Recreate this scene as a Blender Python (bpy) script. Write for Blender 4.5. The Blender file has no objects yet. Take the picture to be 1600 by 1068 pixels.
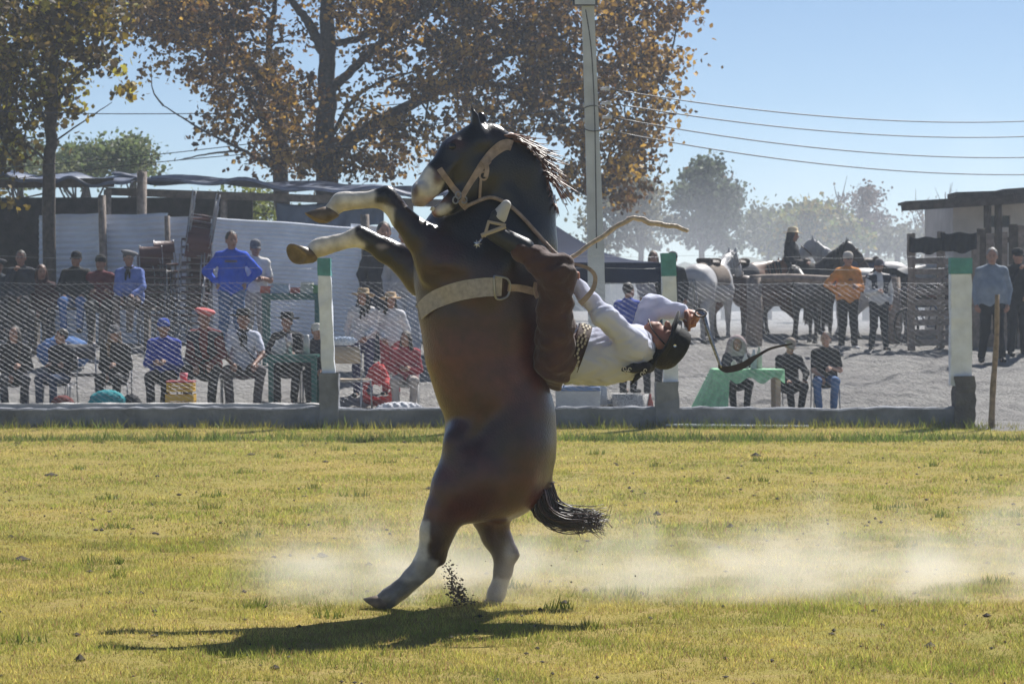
import bpy, math, random
import numpy as np
from mathutils import Vector, Matrix
from mathutils.bvhtree import BVHTree
random.seed(7); rng = np.random.default_rng(11)
R = math.radians
# ------------------------------------------------------------------ camera, sky, sun, exposure
F = 4130.0; CX = 800.0; HY = 473.0; CZ = 1.6          # focal length, centre column and horizon row in photo pixels; eye height
sc = bpy.context.scene
cam = bpy.data.cameras.new('camera'); camo = bpy.data.objects.new('camera', cam)
sc.collection.objects.link(camo); sc.camera = camo
camo.location = (0, 0, CZ); camo.rotation_euler = (R(90), 0, 0)
cam.sensor_width = 36; cam.lens = F / 1600 * 36; cam.shift_y = -(534 - HY) / 1600
cam.clip_start = .1; cam.clip_end = 3000
cam.dof.use_dof = True; cam.dof.focus_distance = 14.0; cam.dof.aperture_fstop = 10
SUN_EL, SUN_AZ = 49, 29                                # behind the scene, 29 degrees to the right of straight ahead
w = bpy.data.worlds.new('World'); sc.world = w; w.use_nodes = True
nt = w.node_tree; bg = nt.nodes['Background']
sky = nt.nodes.new('ShaderNodeTexSky'); sky.sky_type = 'NISHITA'; sky.sun_disc = False
sky.sun_elevation = R(SUN_EL); sky.sun_rotation = R(SUN_AZ)
sky.air_density = 0.75; sky.dust_density = 0.2; sky.ozone_density = 3.0; sky.altitude = 900
nt.links.new(sky.outputs[0], bg.inputs[0]); bg.inputs[1].default_value = 0.05
sl = bpy.data.lights.new('sun', 'SUN'); slo = bpy.data.objects.new('sun', sl); sc.collection.objects.link(slo)
sl.energy = 5.0; sl.angle = R(.53); sl.color = (1, .97, .92)
_d = Vector((math.sin(R(SUN_AZ)) * math.cos(R(SUN_EL)), math.cos(R(SUN_AZ)) * math.cos(R(SUN_EL)), math.sin(R(SUN_EL))))
slo.rotation_euler = (-_d).to_track_quat('-Z', 'Y').to_euler(); slo.location = (8, 30, 30)
vs = sc.view_settings; vs.view_transform = 'Standard'; vs.look = 'None'; vs.exposure = 0.85; vs.gamma = 1; vs.use_curve_mapping = False
sc.cycles.use_denoising = True
try: sc.cycles.denoiser = 'OPENIMAGEDENOISE'
except Exception: pass
sc.cycles.max_bounces = 6; sc.cycles.volume_bounces = 1; sc.cycles.transparent_max_bounces = 12
sc.cycles.volume_step_rate = 2.0

def P(px, py, Y): return np.array([(px - CX) / F * Y, Y, CZ - (py - HY) / F * Y])
def lerp(a, b, t): return a + (b - a) * t
def ground(x, y):                                       # height of the dirt; grass field is z = 0
    ys = np.array([-100, 33.95, 34.12, 36, 40, 44, 50, 70, 2000.]); zs = np.array([-.03, -.03, .09, .10, .5, .80, .95, 1.0, 1.0])
    a = np.interp(y, ys, zs)
    b = np.interp(y, [-100, 32.5, 36, 40, 44, 50, 70, 2000], [-.03, -.03, .12, .5, .80, .95, 1.0, 1.0])
    t = np.clip((np.asarray(x) - 5.85) / .25, 0, 1)
    return a * (1 - t) + b * t

# ------------------------------------------------------------------ materials
MATS = {}
def mat(name, col, rough=.8, metal=0., var=.2, scale=6., bump=0., bscale=30., attr=False, trans=0., sheen=0., col2=None, spec=.4):
    if name in MATS: return MATS[name]
    m = bpy.data.materials.new(name); m.use_nodes = True; n = m.node_tree; L = n.links
    b = n.nodes['Principled BSDF']; b.inputs['Roughness'].default_value = rough; b.inputs['Metallic'].default_value = metal
    b.inputs['Specular IOR Level'].default_value = spec
    if sheen: b.inputs['Sheen Weight'].default_value = sheen
    tc = n.nodes.new('ShaderNodeTexCoord')
    nz = n.nodes.new('ShaderNodeTexNoise'); nz.inputs['Scale'].default_value = scale; nz.inputs['Detail'].default_value = 5
    L.new(tc.outputs['Object'], nz.inputs['Vector'])
    rmp = n.nodes.new('ShaderNodeMapRange'); rmp.inputs[1].default_value = .3; rmp.inputs[2].default_value = .7
    L.new(nz.outputs[0], rmp.inputs[0])
    if attr:
        at = n.nodes.new('ShaderNodeAttribute'); at.attribute_name = 'Col'; base = at.outputs['Color']
        mx = n.nodes.new('ShaderNodeMix'); mx.data_type = 'RGBA'; mx.blend_type = 'MULTIPLY'; mx.inputs[0].default_value = 1
        cr = n.nodes.new('ShaderNodeMapRange'); cr.inputs[3].default_value = 1 - var; cr.inputs[4].default_value = 1 + var
        L.new(rmp.outputs[0], cr.inputs[0]); L.new(base, mx.inputs[6]); L.new(cr.outputs[0], mx.inputs[7]); out = mx.outputs[2]
    else:
        mx = n.nodes.new('ShaderNodeMix'); mx.data_type = 'RGBA'
        c1 = [max(0, c * (1 - var)) for c in col]; c2 = col2 or [min(1, c * (1 + var)) for c in col]
        mx.inputs[6].default_value = (*c1, 1); mx.inputs[7].default_value = (*c2, 1)
        L.new(rmp.outputs[0], mx.inputs[0]); out = mx.outputs[2]
    L.new(out, b.inputs['Base Color'])
    if bump:
        n2 = n.nodes.new('ShaderNodeTexNoise'); n2.inputs['Scale'].default_value = bscale; n2.inputs['Detail'].default_value = 4
        L.new(tc.outputs['Object'], n2.inputs['Vector'])
        bp = n.nodes.new('ShaderNodeBump'); bp.inputs['Strength'].default_value = bump; bp.inputs['Distance'].default_value = .02
        L.new(n2.outputs[0], bp.inputs['Height']); L.new(bp.outputs[0], b.inputs['Normal'])
    if trans:
        t = n.nodes.new('ShaderNodeBsdfTranslucent'); ms = n.nodes.new('ShaderNodeMixShader'); ms.inputs[0].default_value = trans
        L.new(out, t.inputs[0]); L.new(b.outputs[0], ms.inputs[1]); L.new(t.outputs[0], ms.inputs[2])
        L.new(ms.outputs[0], n.nodes['Material Output'].inputs[0])
    MATS[name] = m; return m
def cmat(col, rough=.85, **k):
    return mat('cloth_%02x%02x%02x_%d' % (int(col[0] * 255), int(col[1] * 255), int(col[2] * 255), int(rough * 100)), col, rough, var=.18, scale=9, bump=.35, bscale=28, spec=.2, **k)

# ------------------------------------------------------------------ objects
COL = sc.collection
def empty(name, loc, rz=0):
    o = bpy.data.objects.new(name, None); COL.objects.link(o); o.location = loc; o.rotation_euler = (0, 0, rz); o.empty_display_size = .1
    return o
def tag(o, label=None, cat=None, group=None, kind=None):
    if label: o['label'] = label
    if cat: o['category'] = cat
    if group: o['group'] = group
    if kind: o['kind'] = kind
    return o
def mesh(name, V, Fc, cols=None, smooth=False):
    me = bpy.data.meshes.new(name); V = np.asarray(V, dtype=np.float32).reshape(-1, 3)
    if isinstance(Fc, np.ndarray):
        n, k = Fc.shape
        me.vertices.add(len(V)); me.vertices.foreach_set('co', V.ravel())
        me.loops.add(n * k); me.loops.foreach_set('vertex_index', Fc.astype(np.int32).ravel())
        me.polygons.add(n); me.polygons.foreach_set('loop_start', np.arange(0, n * k, k, dtype=np.int32))
        me.update(calc_edges=True); me.validate()
    else:
        me.from_pydata([tuple(v) for v in V], [], Fc); me.update()
    if cols is not None:
        a = me.color_attributes.new('Col', 'FLOAT_COLOR', 'POINT')
        c = np.ones((len(V), 4), np.float32); c[:, :3] = cols; a.data.foreach_set('color', c.ravel())
    if smooth: me.polygons.foreach_set('use_smooth', np.ones(len(me.polygons), bool))
    return me
def obj(name, me, m=None, parent=None):
    o = bpy.data.objects.new(name, me); COL.objects.link(o)
    if m and not me.materials: me.materials.append(m)
    if parent: o.parent = parent
    return o
def copy_tree(o, parent=None):
    c = o.copy(); COL.objects.link(c); c.parent = parent
    for ch in list(o.children): copy_tree(ch, c)
    return c
class MB:
    def __init__(s): s.V = []; s.F = []; s.n = 0; s.C = []
    def add(s, V, Fc, col=None):
        V = np.asarray(V, float).reshape(-1, 3); s.V.append(V); s.F += [tuple(int(i) + s.n for i in f) for f in Fc]; s.n += len(V)
        s.C.append(np.tile(np.array(col if col is not None else (1, 1, 1.)), (len(V), 1))); return s
    def box(s, c, d, rot=None, col=None, taper=1.):
        x, y, z = [q / 2 for q in d]
        V = np.array([[-x, -y, -z], [x, -y, -z], [x, y, -z], [-x, y, -z], [-x * taper, -y * taper, z], [x * taper, -y * taper, z], [x * taper, y * taper, z], [-x * taper, y * taper, z]])
        if rot is not None: V = V @ np.array(rot).T
        return s.add(V + np.array(c), [(0, 3, 2, 1), (4, 5, 6, 7), (0, 1, 5, 4), (1, 2, 6, 5), (2, 3, 7, 6), (3, 0, 4, 7)], col)
    def tube(s, pts, r, n=8, col=None, flat=None):
        pts = np.asarray(pts, float); k = len(pts); r = np.broadcast_to(np.asarray(r, float), (k,)); V = []
        T = np.gradient(pts, axis=0); T /= np.linalg.norm(T, axis=1)[:, None] + 1e-9
        up = np.array([0, 0, 1.]) if abs(T[0][2]) < .9 else np.array([0, 1., 0])
        u = np.cross(T[0], up); u /= np.linalg.norm(u)
        for i in range(k):
            u = u - T[i] * (u @ T[i]); u /= np.linalg.norm(u) + 1e-9; v = np.cross(T[i], u)
            for j in range(n):
                a = 2 * math.pi * j / n; V.append(pts[i] + r[i] * (math.cos(a) * u + math.sin(a) * v))
        Fc = [(i * n + j, i * n + (j + 1) % n, (i + 1) * n + (j + 1) % n, (i + 1) * n + j) for i in range(k - 1) for j in range(n)]
        Fc += [tuple(range(n - 1, -1, -1)), tuple(range((k - 1) * n, k * n))]
        return s.add(V, Fc, col)
    def lathe(s, prof, n=20, c=(0, 0, 0), rot=None, col=None, sx=1., sy=1., wob=0.):
        V = []
        for r, z in prof:
            for j in range(n):
                a = 2 * math.pi * j / n; V.append((r * math.cos(a) * sx, r * math.sin(a) * sy, z + wob * r * math.cos(2 * a)))
        V = np.array(V)
        if rot is not None: V = V @ np.array(rot).T
        k = len(prof)
        Fc = [(i * n + j, i * n + (j + 1) % n, (i + 1) * n + (j + 1) % n, (i + 1) * n + j) for i in range(k - 1) for j in range(n)]
        return s.add(V + np.array(c), Fc, col)
    def ribbon(s, pts, wv, nv, th, col=None):              # flat strap: centre points, width vectors, normals, thickness
        pts = np.asarray(pts); wv = np.asarray(wv); nv = np.asarray(nv); k = len(pts); V = []
        for i in range(k):
            for a, b in ((-1, 0), (1, 0), (1, 1), (-1, 1)): V.append(pts[i] + wv[i] * a / 2 + nv[i] * th * b)
        Fc = [(i * 4 + j, i * 4 + (j + 1) % 4, (i + 1) * 4 + (j + 1) % 4, (i + 1) * 4 + j) for i in range(k - 1) for j in range(4)]
        Fc += [(3, 2, 1, 0), tuple((k - 1) * 4 + j for j in range(4))]
        return s.add(V, Fc, col)
    def build(s, name, m=None, parent=None, smooth=False, cols=False):
        me = mesh(name, np.concatenate(s.V), s.F, np.concatenate(s.C) if cols else None, smooth)
        return obj(name, me, m, parent)
def rotm(a, ax): return np.array(Matrix.Rotation(a, 3, ax))
def frame(z, x=None):                                     # 3x3 with given z axis (columns x,y,z)
    z = np.array(z, float); z /= np.linalg.norm(z); x = np.array(x if x is not None else (1, 0, 0), float)
    if abs(x @ z) > .95: x = np.array((0, 1., 0))
    x = x - z * (x @ z); x /= np.linalg.norm(x); return np.stack([x, np.cross(z, x), z], 1)
def smoothpath(pts, n):
    pts = np.asarray(pts, float); k = len(pts); out = []
    for t in np.linspace(0, k - 1, n):
        i = min(int(t), k - 2); u = t - i; p0 = pts[max(i - 1, 0)]; p1 = pts[i]; p2 = pts[i + 1]; p3 = pts[min(i + 2, k - 1)]
        out.append(.5 * (2 * p1 + (p2 - p0) * u + (2 * p0 - 5 * p1 + 4 * p2 - p3) * u * u + (3 * p1 - p0 - 3 * p2 + p3) * u ** 3))
    return np.array(out)

# ------------------------------------------------------------------ smooth solid field -> one continuous mesh
class Field:
    def __init__(s, lo, hi, h):
        s.h = h; s.lo = np.array(lo, float); s.n = np.ceil((np.array(hi) - s.lo) / h).astype(int) + 1; s.f = np.full(s.n, .4, np.float32)
    def _sl(s, a, b):
        i0 = np.clip(np.floor((a - s.lo) / s.h).astype(int), 0, s.n); i1 = np.clip(np.ceil((b - s.lo) / s.h).astype(int) + 1, 0, s.n)
        if (i1 <= i0).any(): return None, None
        g = np.meshgrid(*[(np.arange(i0[k], i1[k]) * s.h + s.lo[k]).astype(np.float32) for k in range(3)], indexing='ij', sparse=True)
        return tuple(slice(i0[k], i1[k]) for k in range(3)), g
    def _mix(s, sl, d, k):
        a = s.f[sl]; hh = np.maximum(k - np.abs(a - d), 0) / k; s.f[sl] = np.minimum(a, d) - hh * hh * k * .25
    def cap(s, a, b, ra, rb=None, k=.03, flat=None):       # tapered capsule; flat = (dx,dy,dz factor) squash of the section
        a = np.array(a, float); b = np.array(b, float); rb = ra if rb is None else rb
        fl = np.array(flat if flat is not None else (1, 1, 1.), float); m = max(ra, rb) * max(1, fl.max()) + k + 3 * s.h
        sl, g = s._sl(np.minimum(a, b) - m, np.maximum(a, b) + m)
        if sl is None: return s
        ab = b - a; L2 = ab @ ab + 1e-9
        t = np.clip(((g[0] - a[0]) * ab[0] + (g[1] - a[1]) * ab[1] + (g[2] - a[2]) * ab[2]) / L2, 0, 1)
        d = np.sqrt(((g[0] - a[0] - t * ab[0]) / fl[0]) ** 2 + ((g[1] - a[1] - t * ab[1]) / fl[1]) ** 2 + ((g[2] - a[2] - t * ab[2]) / fl[2]) ** 2)
        s._mix(sl, d - (ra + (rb - ra) * t), k); return s
    def ell(s, c, r, rot=None, k=.03, sub=False):
        c = np.array(c, float); r = np.array(r, float); m = r.max() + k + 3 * s.h; sl, g = s._sl(c - m, c + m)
        if sl is None: return s
        q = [g[i] - c[i] for i in range(3)]
        if rot is not None: q = [q[0] * rot[0][j] + q[1] * rot[1][j] + q[2] * rot[2][j] for j in range(3)]
        d = (np.sqrt((q[0] / r[0]) ** 2 + (q[1] / r[1]) ** 2 + (q[2] / r[2]) ** 2) - 1) * r.min()
        if sub:
            a = s.f[sl]; hh = np.maximum(k - np.abs(a + d), 0) / k; s.f[sl] = np.maximum(a, -d) + hh * hh * k * .25
        else: s._mix(sl, d, k)
        return s
    def cut(s, p, nrm):                                    # remove the side that the normal points to
        g = np.meshgrid(*[(np.arange(s.n[k]) * s.h + s.lo[k]).astype(np.float32) for k in range(3)], indexing='ij', sparse=True)
        d = (g[0] - p[0]) * nrm[0] + (g[1] - p[1]) * nrm[1] + (g[2] - p[2]) * nrm[2]
        s.f = np.maximum(s.f, d.astype(np.float32)); return s
    def wrinkle(s, amp, fr, ph=0.):
        g = np.meshgrid(*[(np.arange(s.n[k]) * s.h + s.lo[k]).astype(np.float32) for k in range(3)], indexing='ij', sparse=True)
        s.f += amp * (np.sin(g[0] * fr + 3 * np.sin(g[2] * fr * .6 + ph)) * np.sin(g[2] * fr * .9 + 2.3 * np.sin(g[1] * fr * .7 + ph * 2))).astype(np.float32); return s
    def surf(s):
        f = s.f; n = s.n; h = s.h; ins = f < 0
        if not ins.any(): return np.zeros((0, 3)), np.zeros((0, 4), int)
        c = np.zeros(n - 1, np.uint8)
        for i in (0, 1):
            for j in (0, 1):
                for k in (0, 1): c += ins[i:n[0] - 1 + i, j:n[1] - 1 + j, k:n[2] - 1 + k]
        cells = np.argwhere((c > 0) & (c < 8)); idx = np.full(n - 1, -1, np.int64); idx[tuple(cells.T)] = np.arange(len(cells))
        acc = np.zeros((len(cells), 3)); cnt = np.zeros(len(cells))
        for ax in range(3):
            o = [q for q in range(3) if q != ax]
            for u in (0, 1):
                for v in (0, 1):
                    p = cells.copy(); p[:, o[0]] += u; p[:, o[1]] += v; q = p.copy(); q[:, ax] += 1
                    fa = f[tuple(p.T)]; fb = f[tuple(q.T)]; cr = (fa < 0) != (fb < 0); t = fa[cr] / (fa[cr] - fb[cr])
                    pt = p[cr].astype(float); pt[:, ax] += t; acc[cr] += pt; cnt[cr] += 1
        V = acc / cnt[:, None] * h + s.lo; Q = []
        for ax in range(3):
            o = [(ax + 1) % 3, (ax + 2) % 3]; sl0 = [slice(None)] * 3; sl1 = [slice(None)] * 3; sl0[ax] = slice(0, n[ax] - 1); sl1[ax] = slice(1, n[ax])
            for q in o: sl0[q] = slice(1, n[q] - 1); sl1[q] = slice(1, n[q] - 1)
            a = ins[tuple(sl0)]; b = ins[tuple(sl1)]
            for flip, e in ((False, a & ~b), (True, ~a & b)):
                p = np.argwhere(e)
                if not len(p): continue
                for q in o: p[:, q] += 1
                def at(d0, d1):
                    r = p.copy(); r[:, o[0]] -= d0; r[:, o[1]] -= d1; return idx[tuple(r.T)]
                qd = np.stack([at(1, 1), at(0, 1), at(0, 0), at(1, 0)], 1)
                Q.append(qd[:, ::-1] if flip else qd)
        return V, np.concatenate(Q)
def smooth_v(V, Q, it=2, lam=.5):
    for _ in range(it):
        A = np.zeros_like(V); c = np.zeros(len(V))
        for i in range(4):
            for j in ((i + 1) % 4, (i - 1) % 4): np.add.at(A, Q[:, i], V[Q[:, j]]); np.add.at(c, Q[:, i], 1)
        V = V + lam * (A / np.maximum(c, 1)[:, None] - V)
    return V
# ------------------------------------------------------------------ rearing horse
HY0 = 14.0; S = F / HY0
def hp(x, y, d=0.): return P(x, y, HY0 + d)
def adopt(o, root):
    o.parent = root; o.matrix_parent_inverse = Matrix.Translation(-Vector(root.location)); return o
def hoof(mb, c, axis, toe, r=.058, L=.078):                # c coronet centre, axis towards the sole, toe direction
    M = frame(axis, toe); prof = [(r * .2, -.012), (r * .72, -.010), (r * .82, 0), (r * 1.12, L), (r * 1.02, L + .004), (r * .8, L - .006), (r * .3, L - .014), (.001, L - .012)]
    V = []; n = 18
    for q, (rr, z) in enumerate(prof):
        for j in range(n):
            a = 2 * math.pi * j / n; x = rr * math.cos(a); lx = 1.25 if x > 0 else .85
            V.append((x * lx + (z * .55 if q < 7 else L * .4) - .01, rr * math.sin(a), z + (-.02 * (x < 0) * (z > .02) * abs(x) / r)))
    V = np.array(V) @ M.T + np.array(c); k = len(prof)
    mb.add(V, [(i * n + j, i * n + (j + 1) % n, (i + 1) * n + (j + 1) % n, (i + 1) * n + j) for i in range(k - 1) for j in range(n)])
def build_rearing_horse():
    root = empty('rearing_horse', P(590, 949, 13.86) * np.array([1, 1, 0]))
    tag(root, 'dark bay horse with white blaze and stockings rearing upright on its hind legs', 'horse')
    fd = Field((-1.35, HY0 - .48, -.02), (.55, HY0 + .48, 2.85), .0115)
    def c(a, b, ra, rb, k=.04, fl=1.): fd.cap(hp(*a), hp(*b), ra / S, rb / S, k, (1, fl, 1))
    # trunk
    ch = [((790, 370), 76, .78), ((758, 402), 105, .72), ((757, 450), 104, .8), ((757, 500), 97, .88), ((755, 550), 87, .97), ((766, 600), 82, 1.0), ((785, 648), 78, 1.02), ((781, 690), 83, 1.0), ((777, 730), 84, .96)]
    for i in range(len(ch) - 1): c(ch[i][0], ch[i + 1][0], ch[i][1], ch[i + 1][1], .06, (ch[i][2] + ch[i + 1][2]) / 2)
    c((703, 396), (700, 425), 49, 46, .06, .9)
    # withers and croup ridge
    c((842, 400), (836, 470), 24, 18, .06, .7); c((838, 650), (846, 715), 22, 18, .05, 1.2)
    # neck
    c((783, 368), (789, 322), 84, 76, .05, .6); c((789, 322, -.0), (785, 268, -.05), 76, 60, .05, .55); c((785, 268, -.05), (764, 228, -.10), 60, 36, .04, .55)
    c((735, 378), (772, 345), 30, 44, .05, .8)
    # head
    c((743, 222, -.12), (714, 241, -.15), 29, 27, .03, .92); c((714, 241, -.15), (684, 276, -.18), 27, 22, .03, .85); c((684, 276, -.18), (662, 299, -.20), 22, 19, .03, .85)
    c((660, 300, -.19), (655, 311, -.19), 16, 11.5, .02, 1.2); c((653, 312, -.19), (660, 314, -.19), 9, 8.5, .012, 1.4)
    c((745, 268, -.13), (727, 263, -.15), 37, 34, .03, .62); c((738, 290, -.15), (706, 315, -.19), 24, 13, .03, .75); c((706, 317, -.19), (684, 331, -.21), 13, 10, .02, 1.1)
    for s_ in (-1, 1):
        fd.ell(hp(647, 297, -0.200 + s_ * .062), (.016, .016, .022), k=.012, sub=True)           # nostrils
        fd.ell(hp(655, 295, -0.200 + s_ * .055), (.03, .018, .03), k=.02)
        fd.ell(hp(646, 297, -0.200 + s_ * .08), (.020, .032, .026), k=.012, sub=True)
        fd.cap(hp(714, 222, -0.150 + s_ * .062), hp(706, 226, -0.155 + s_ * .066), .017, .015, .03)      # brow
        fd.cap(hp(712, 252, -0.160 + s_ * .07), hp(690, 280, -0.180 + s_ * .055), .012, .008, .03)        # facial crest
        fd.ell(hp(707, 230, -0.155 + s_ * .092), (.016, .012, .012), k=.012, sub=True)
        ex = 0 if s_ < 0 else 11
        fd.cap(hp(744 + ex, 202, -.11 + s_ * .055), hp(741 + ex, 184, -.11 + s_ * .06), .030, .026, .025, (1, .75, 1)); fd.cap(hp(741 + ex, 184, -.11 + s_ * .06), hp(735 + ex, 160 + ex * .7, -.11 + s_ * .062), .024, .003, .02, (1, .7, 1))
        fd.ell(hp(735 + ex, 184, -.11 + s_ * .072), (.011, .018, .04), k=.012, sub=True)
    # forelegs: shoulder, forearm, knee, cannon, fetlock, pastern
    def leg(pts, d, k=.022):
        for i in range(len(pts) - 1):
            a, b = pts[i], pts[i + 1]; fd.cap(hp(a[0], a[1], a[3] if len(a) > 3 else d), hp(b[0], b[1], b[3] if len(b) > 3 else d), a[2] / S, b[2] / S, k, (1, .88, 1))
    leg([(735, 420, 70, -.13), (692, 405, 43, -.17), (664, 376, 28, -.19)], -.2, .04); leg([(664, 376, 28, -.19), (655, 368, 25, -.195), (629, 341, 18.5, -.2), (612, 316, 15, -.2)], -.2, .012)
    leg([(614, 318, 15), (604, 306, 15), (590, 308, 12), (562, 311, 10.5), (542, 312, 12), (532, 315, 13.5), (517, 330, 12)], -.2)
    fd.cap(hp(614, 330, -.2), hp(600, 322, -.2), .022, .02, .03); fd.cap(hp(590, 319, -.2), hp(545, 322, -.2), .016, .018, .03)
    leg([(720, 430, 60, .13), (665, 428, 36, .16), (640, 410, 26, .17), (603, 391, 18, .18), (575, 374, 15, .18)], .18, .04)
    leg([(577, 376, 15), (562, 367, 14), (550, 371, 11.5), (523, 378, 10.5), (505, 383, 12.5), (496, 387, 13), (484, 397, 12)], .18)
    fd.cap(hp(568, 380, .18), hp(555, 380, .18), .02, .018, .03); fd.cap(hp(545, 382, .18), hp(508, 393, .18), .016, .018, .03)
    # near hind leg
    leg([(790, 700, 66, -.1), (760, 745, 64, -.13), (720, 768, 45, -.15), (696, 798, 29, -.16), (683, 830, 24.5, -.16), (674, 862, 20, -.16)], -.16, .045)
    leg([(742, 700, 48, -.12), (716, 758, 36, -.15)], -.15, .05); leg([(785, 752, 50, -.12), (740, 780, 34, -.14)], -.14, .05)
    leg([(674, 862, 20), (664, 879, 17), (644, 900, 13.5), (624, 920, 13), (610, 932, 15), (596, 940, 13)], -.16, .025)
    fd.cap(hp(696, 838, -.16), hp(688, 874, -.16), .02, .03, .03); fd.cap(hp(672, 892, -.16), hp(630, 930, -.16), .022, .018, .03)
    # far hind leg
    leg([(775, 735, 70, .1), (772, 775, 46, .13), (765, 802, 28, .15), (774, 836, 20.5, .15), (789, 866, 18.5, .15)], .15, .045)
    leg([(789, 868, 18), (786, 892, 14.5), (780, 914, 12), (776, 926, 14), (771, 936, 12)], .15, .025)
    fd.cap(hp(792, 836, .15), hp(805, 866, .15), .016, .022, .03)
    c((845, 735), (850, 752), 17, 13, .03)
    # muscle relief
    for a, b, r in (((705, 420, -.24), (760, 350, -.20), .05), ((756, 335, -.15), (790, 395, -.2), .03), ((760, 455, -.28), (800, 400, -.25), .05), ((712, 690, -.2), (735, 765, -.22), .045), ((800, 660, -.2), (815, 740, -.2), .05)):
        fd.cap(hp(*a), hp(*b), r, r * .8, .09)
    for a, b, r in (((760, 352, -.2), (815, 395, -.17), .035), ((672, 430, -.2), (730, 465, -.26), .03), ((700, 785, -.2), (735, 735, -.25), .03), ((690, 815, -.205), (684, 850, -.205), .014), ((795, 300, -.14), (842, 395, -.12), .03)): fd.cap(hp(*a), hp(*b), r, r * .8, .05)
    for a, b, r in (((735, 690, -.30), (770, 640, -.34), .03), ((745, 380, -.36), (700, 350, -.30), .02), ((800, 560, -.37), (790, 640, -.37), .03), ((668, 440, -.28), (720, 432, -.37), .016)):
        for t in np.linspace(0, 1, 9): fd.ell(lerp(hp(*a), hp(*b), t), (r, r, r), None, .06, True)
    V, Q = fd.surf(); V = smooth_v(V, Q, 2, .4)
    # coat: markings held on the mesh as a colour attribute
    px = CX + V[:, 0] / V[:, 1] * F; py = HY + (CZ - V[:, 2]) / V[:, 1] * F; dy = V[:, 1] - HY0
    nz = (np.sin(px * .031 + 1.3 * np.sin(py * .021)) * np.sin(py * .027 + 1.7 * np.sin(px * .017 + dy * 4)) + .5 * np.sin(px * .09 + py * .05) * np.sin(py * .083)) * .5
    jag = 4 * np.sin(py * .21 + dy * 22) + 3 * np.sin(px * .26 + dy * 31)
    black = np.array([.010, .0085, .0095]); brown = np.array([.10, .025, .020]); tan = np.array([.16, .07, .035])
    def sm(x, a, b): t = np.clip((x - a) / (b - a), 0, 1); return t * t * (3 - 2 * t)
    tb = .3 * sm(py, 380, 480) + .55 * sm(py, 470, 560) * (1 - sm(py, 590, 680)) + .45 * sm(py, 700, 760) * (1 - sm(py, 800, 830)) + .35 * np.exp(-((px - 690) / 45) ** 2 - ((py - 395) / 50) ** 2) + .25 * nz
    tb = np.clip(tb, 0, .9) * (1 - sm(px, 838, 868) * .5); C = black + (brown - black) * tb[:, None]
    ft = np.exp(-((px - 775) / 50) ** 2 - ((py - 800) / 22) ** 2) * (dy > -.05); C = C + (tan - C) * (ft * .6)[:, None]
    ey = np.exp(-((px - 714) / 12) ** 2 - ((py - 226) / 9) ** 2); C = C + (brown - C) * (ey * .55)[:, None]
    white = np.array([.66, .62, .56]); pink = np.array([.42, .20, .15]); greyw = np.array([.34, .32, .31])
    def paint(mask, col, a=1.):
        a = np.clip(mask, 0, 1)[:, None] * a; C[:] = C + (np.array(col) - C) * a
    hd = (py < 345) & (px < 712) & (py < 1.05 * (px - 640) + 345)
    t_ = (px - 640) * .707 + (py - 300) * -.707                    # along the nose, 0 at muzzle, grows towards the eye
    n_ = (px - 640) * .707 + (py - 300) * .707                     # across the face
    bl = ((t_ < 50 + jag * .3) & (n_ < 34 + .25 * jag - .25 * np.maximum(t_ - 25, 0)) & (px > 636) & (px < 715) & (py > 235) & (py < 335) & (np.abs(dy + .18) < .13) & (py < 299 + (px - 620) * .82)).astype(float)
    paint(bl, white)
    paint(np.exp(-((px - 652) / 13) ** 2 - ((py - 318) / 11) ** 2) * (py < 340) * (px < 690) * (np.abs(dy + .19) < .12), (.22, .16, .15), .9)
    paint(np.exp(-((px - 647) / 8) ** 4 - ((py - 297) / 10) ** 4), (.06, .018, .016), .97); paint(np.exp(-((px - 684) / 8) ** 4 - ((py - 277) / 13) ** 4) * (np.abs(dy + .18) > .03), (.07, .022, .015), .95)
    paint(np.exp(-((px - 678) / 18) ** 2 - ((py - 313) / 6) ** 2) * (np.abs(dy + .19) < .1), pink, .9)
    paint((np.exp(-((px - 692) / 16) ** 2 - ((py - 327) / 12) ** 2) > .5) & (py > 316) & (np.abs(dy + .2) < .08), white, .85)
    paint(np.exp(-((px - 676) / 7) ** 2 - ((py - 331) / 6) ** 2) * (np.abs(dy + .2) < .08), pink, .9)
    nearf = (dy < 0) & (py < 362); farf = (dy > 0) & (py > 345) & (py < 440)
    paint(nearf & (px + .35 * (py - 300) < 590 + 14 * ((py - 312) / 20) + jag * .8) & (px < 622), white)
    paint(nearf & (px < 615) & (px > 590) & (py > 318 + (px - 590) * .25 + jag * .3), white, .8)
    paint(farf & (px < 557 + (py - 360) * .35 + jag * .7), white)
    paint((dy > 0) & (np.hypot((px - 597) / 9, (py - 385) / 4) < 1), (.4, .33, .3))
    nh = (dy < .0) & (py > 785) & (px < 720)
    paint(nh & (px < 672 + jag * .6 - .1 * (py - 830)) & (py > 812 + jag), white, .9)
    paint(nh & (py > 872 + (690 - px) * .1 + jag * .5) & (px < 684), greyw, .85)
    paint(nh & (py > 910 + jag), (.07, .06, .06), .6)
    fh = (dy > .02) & (py > 805)
    paint(np.exp(-((px - 796) / 9) ** 2 - ((py - 862) / 16) ** 2) * fh, greyw, .9); paint(fh & (py > 905 + jag), greyw, .7)
    lowc = ((nearf & (py > 317) & (px < 600)) | (farf & (py > 383 + (557 - px) * .12) & (px < 545)))
    paint(lowc, (.46, .36, .24), .4)
    C = smooth_v(C, Q, 2, .5)
    coat = mat('horse_coat', (0, 0, 0), .29, var=.3, scale=14, bump=.22, bscale=90, attr=True, sheen=.0, spec=.55)
    me = mesh('body', V, Q, C, True); body = adopt(obj('body', me, coat), root)
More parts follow.
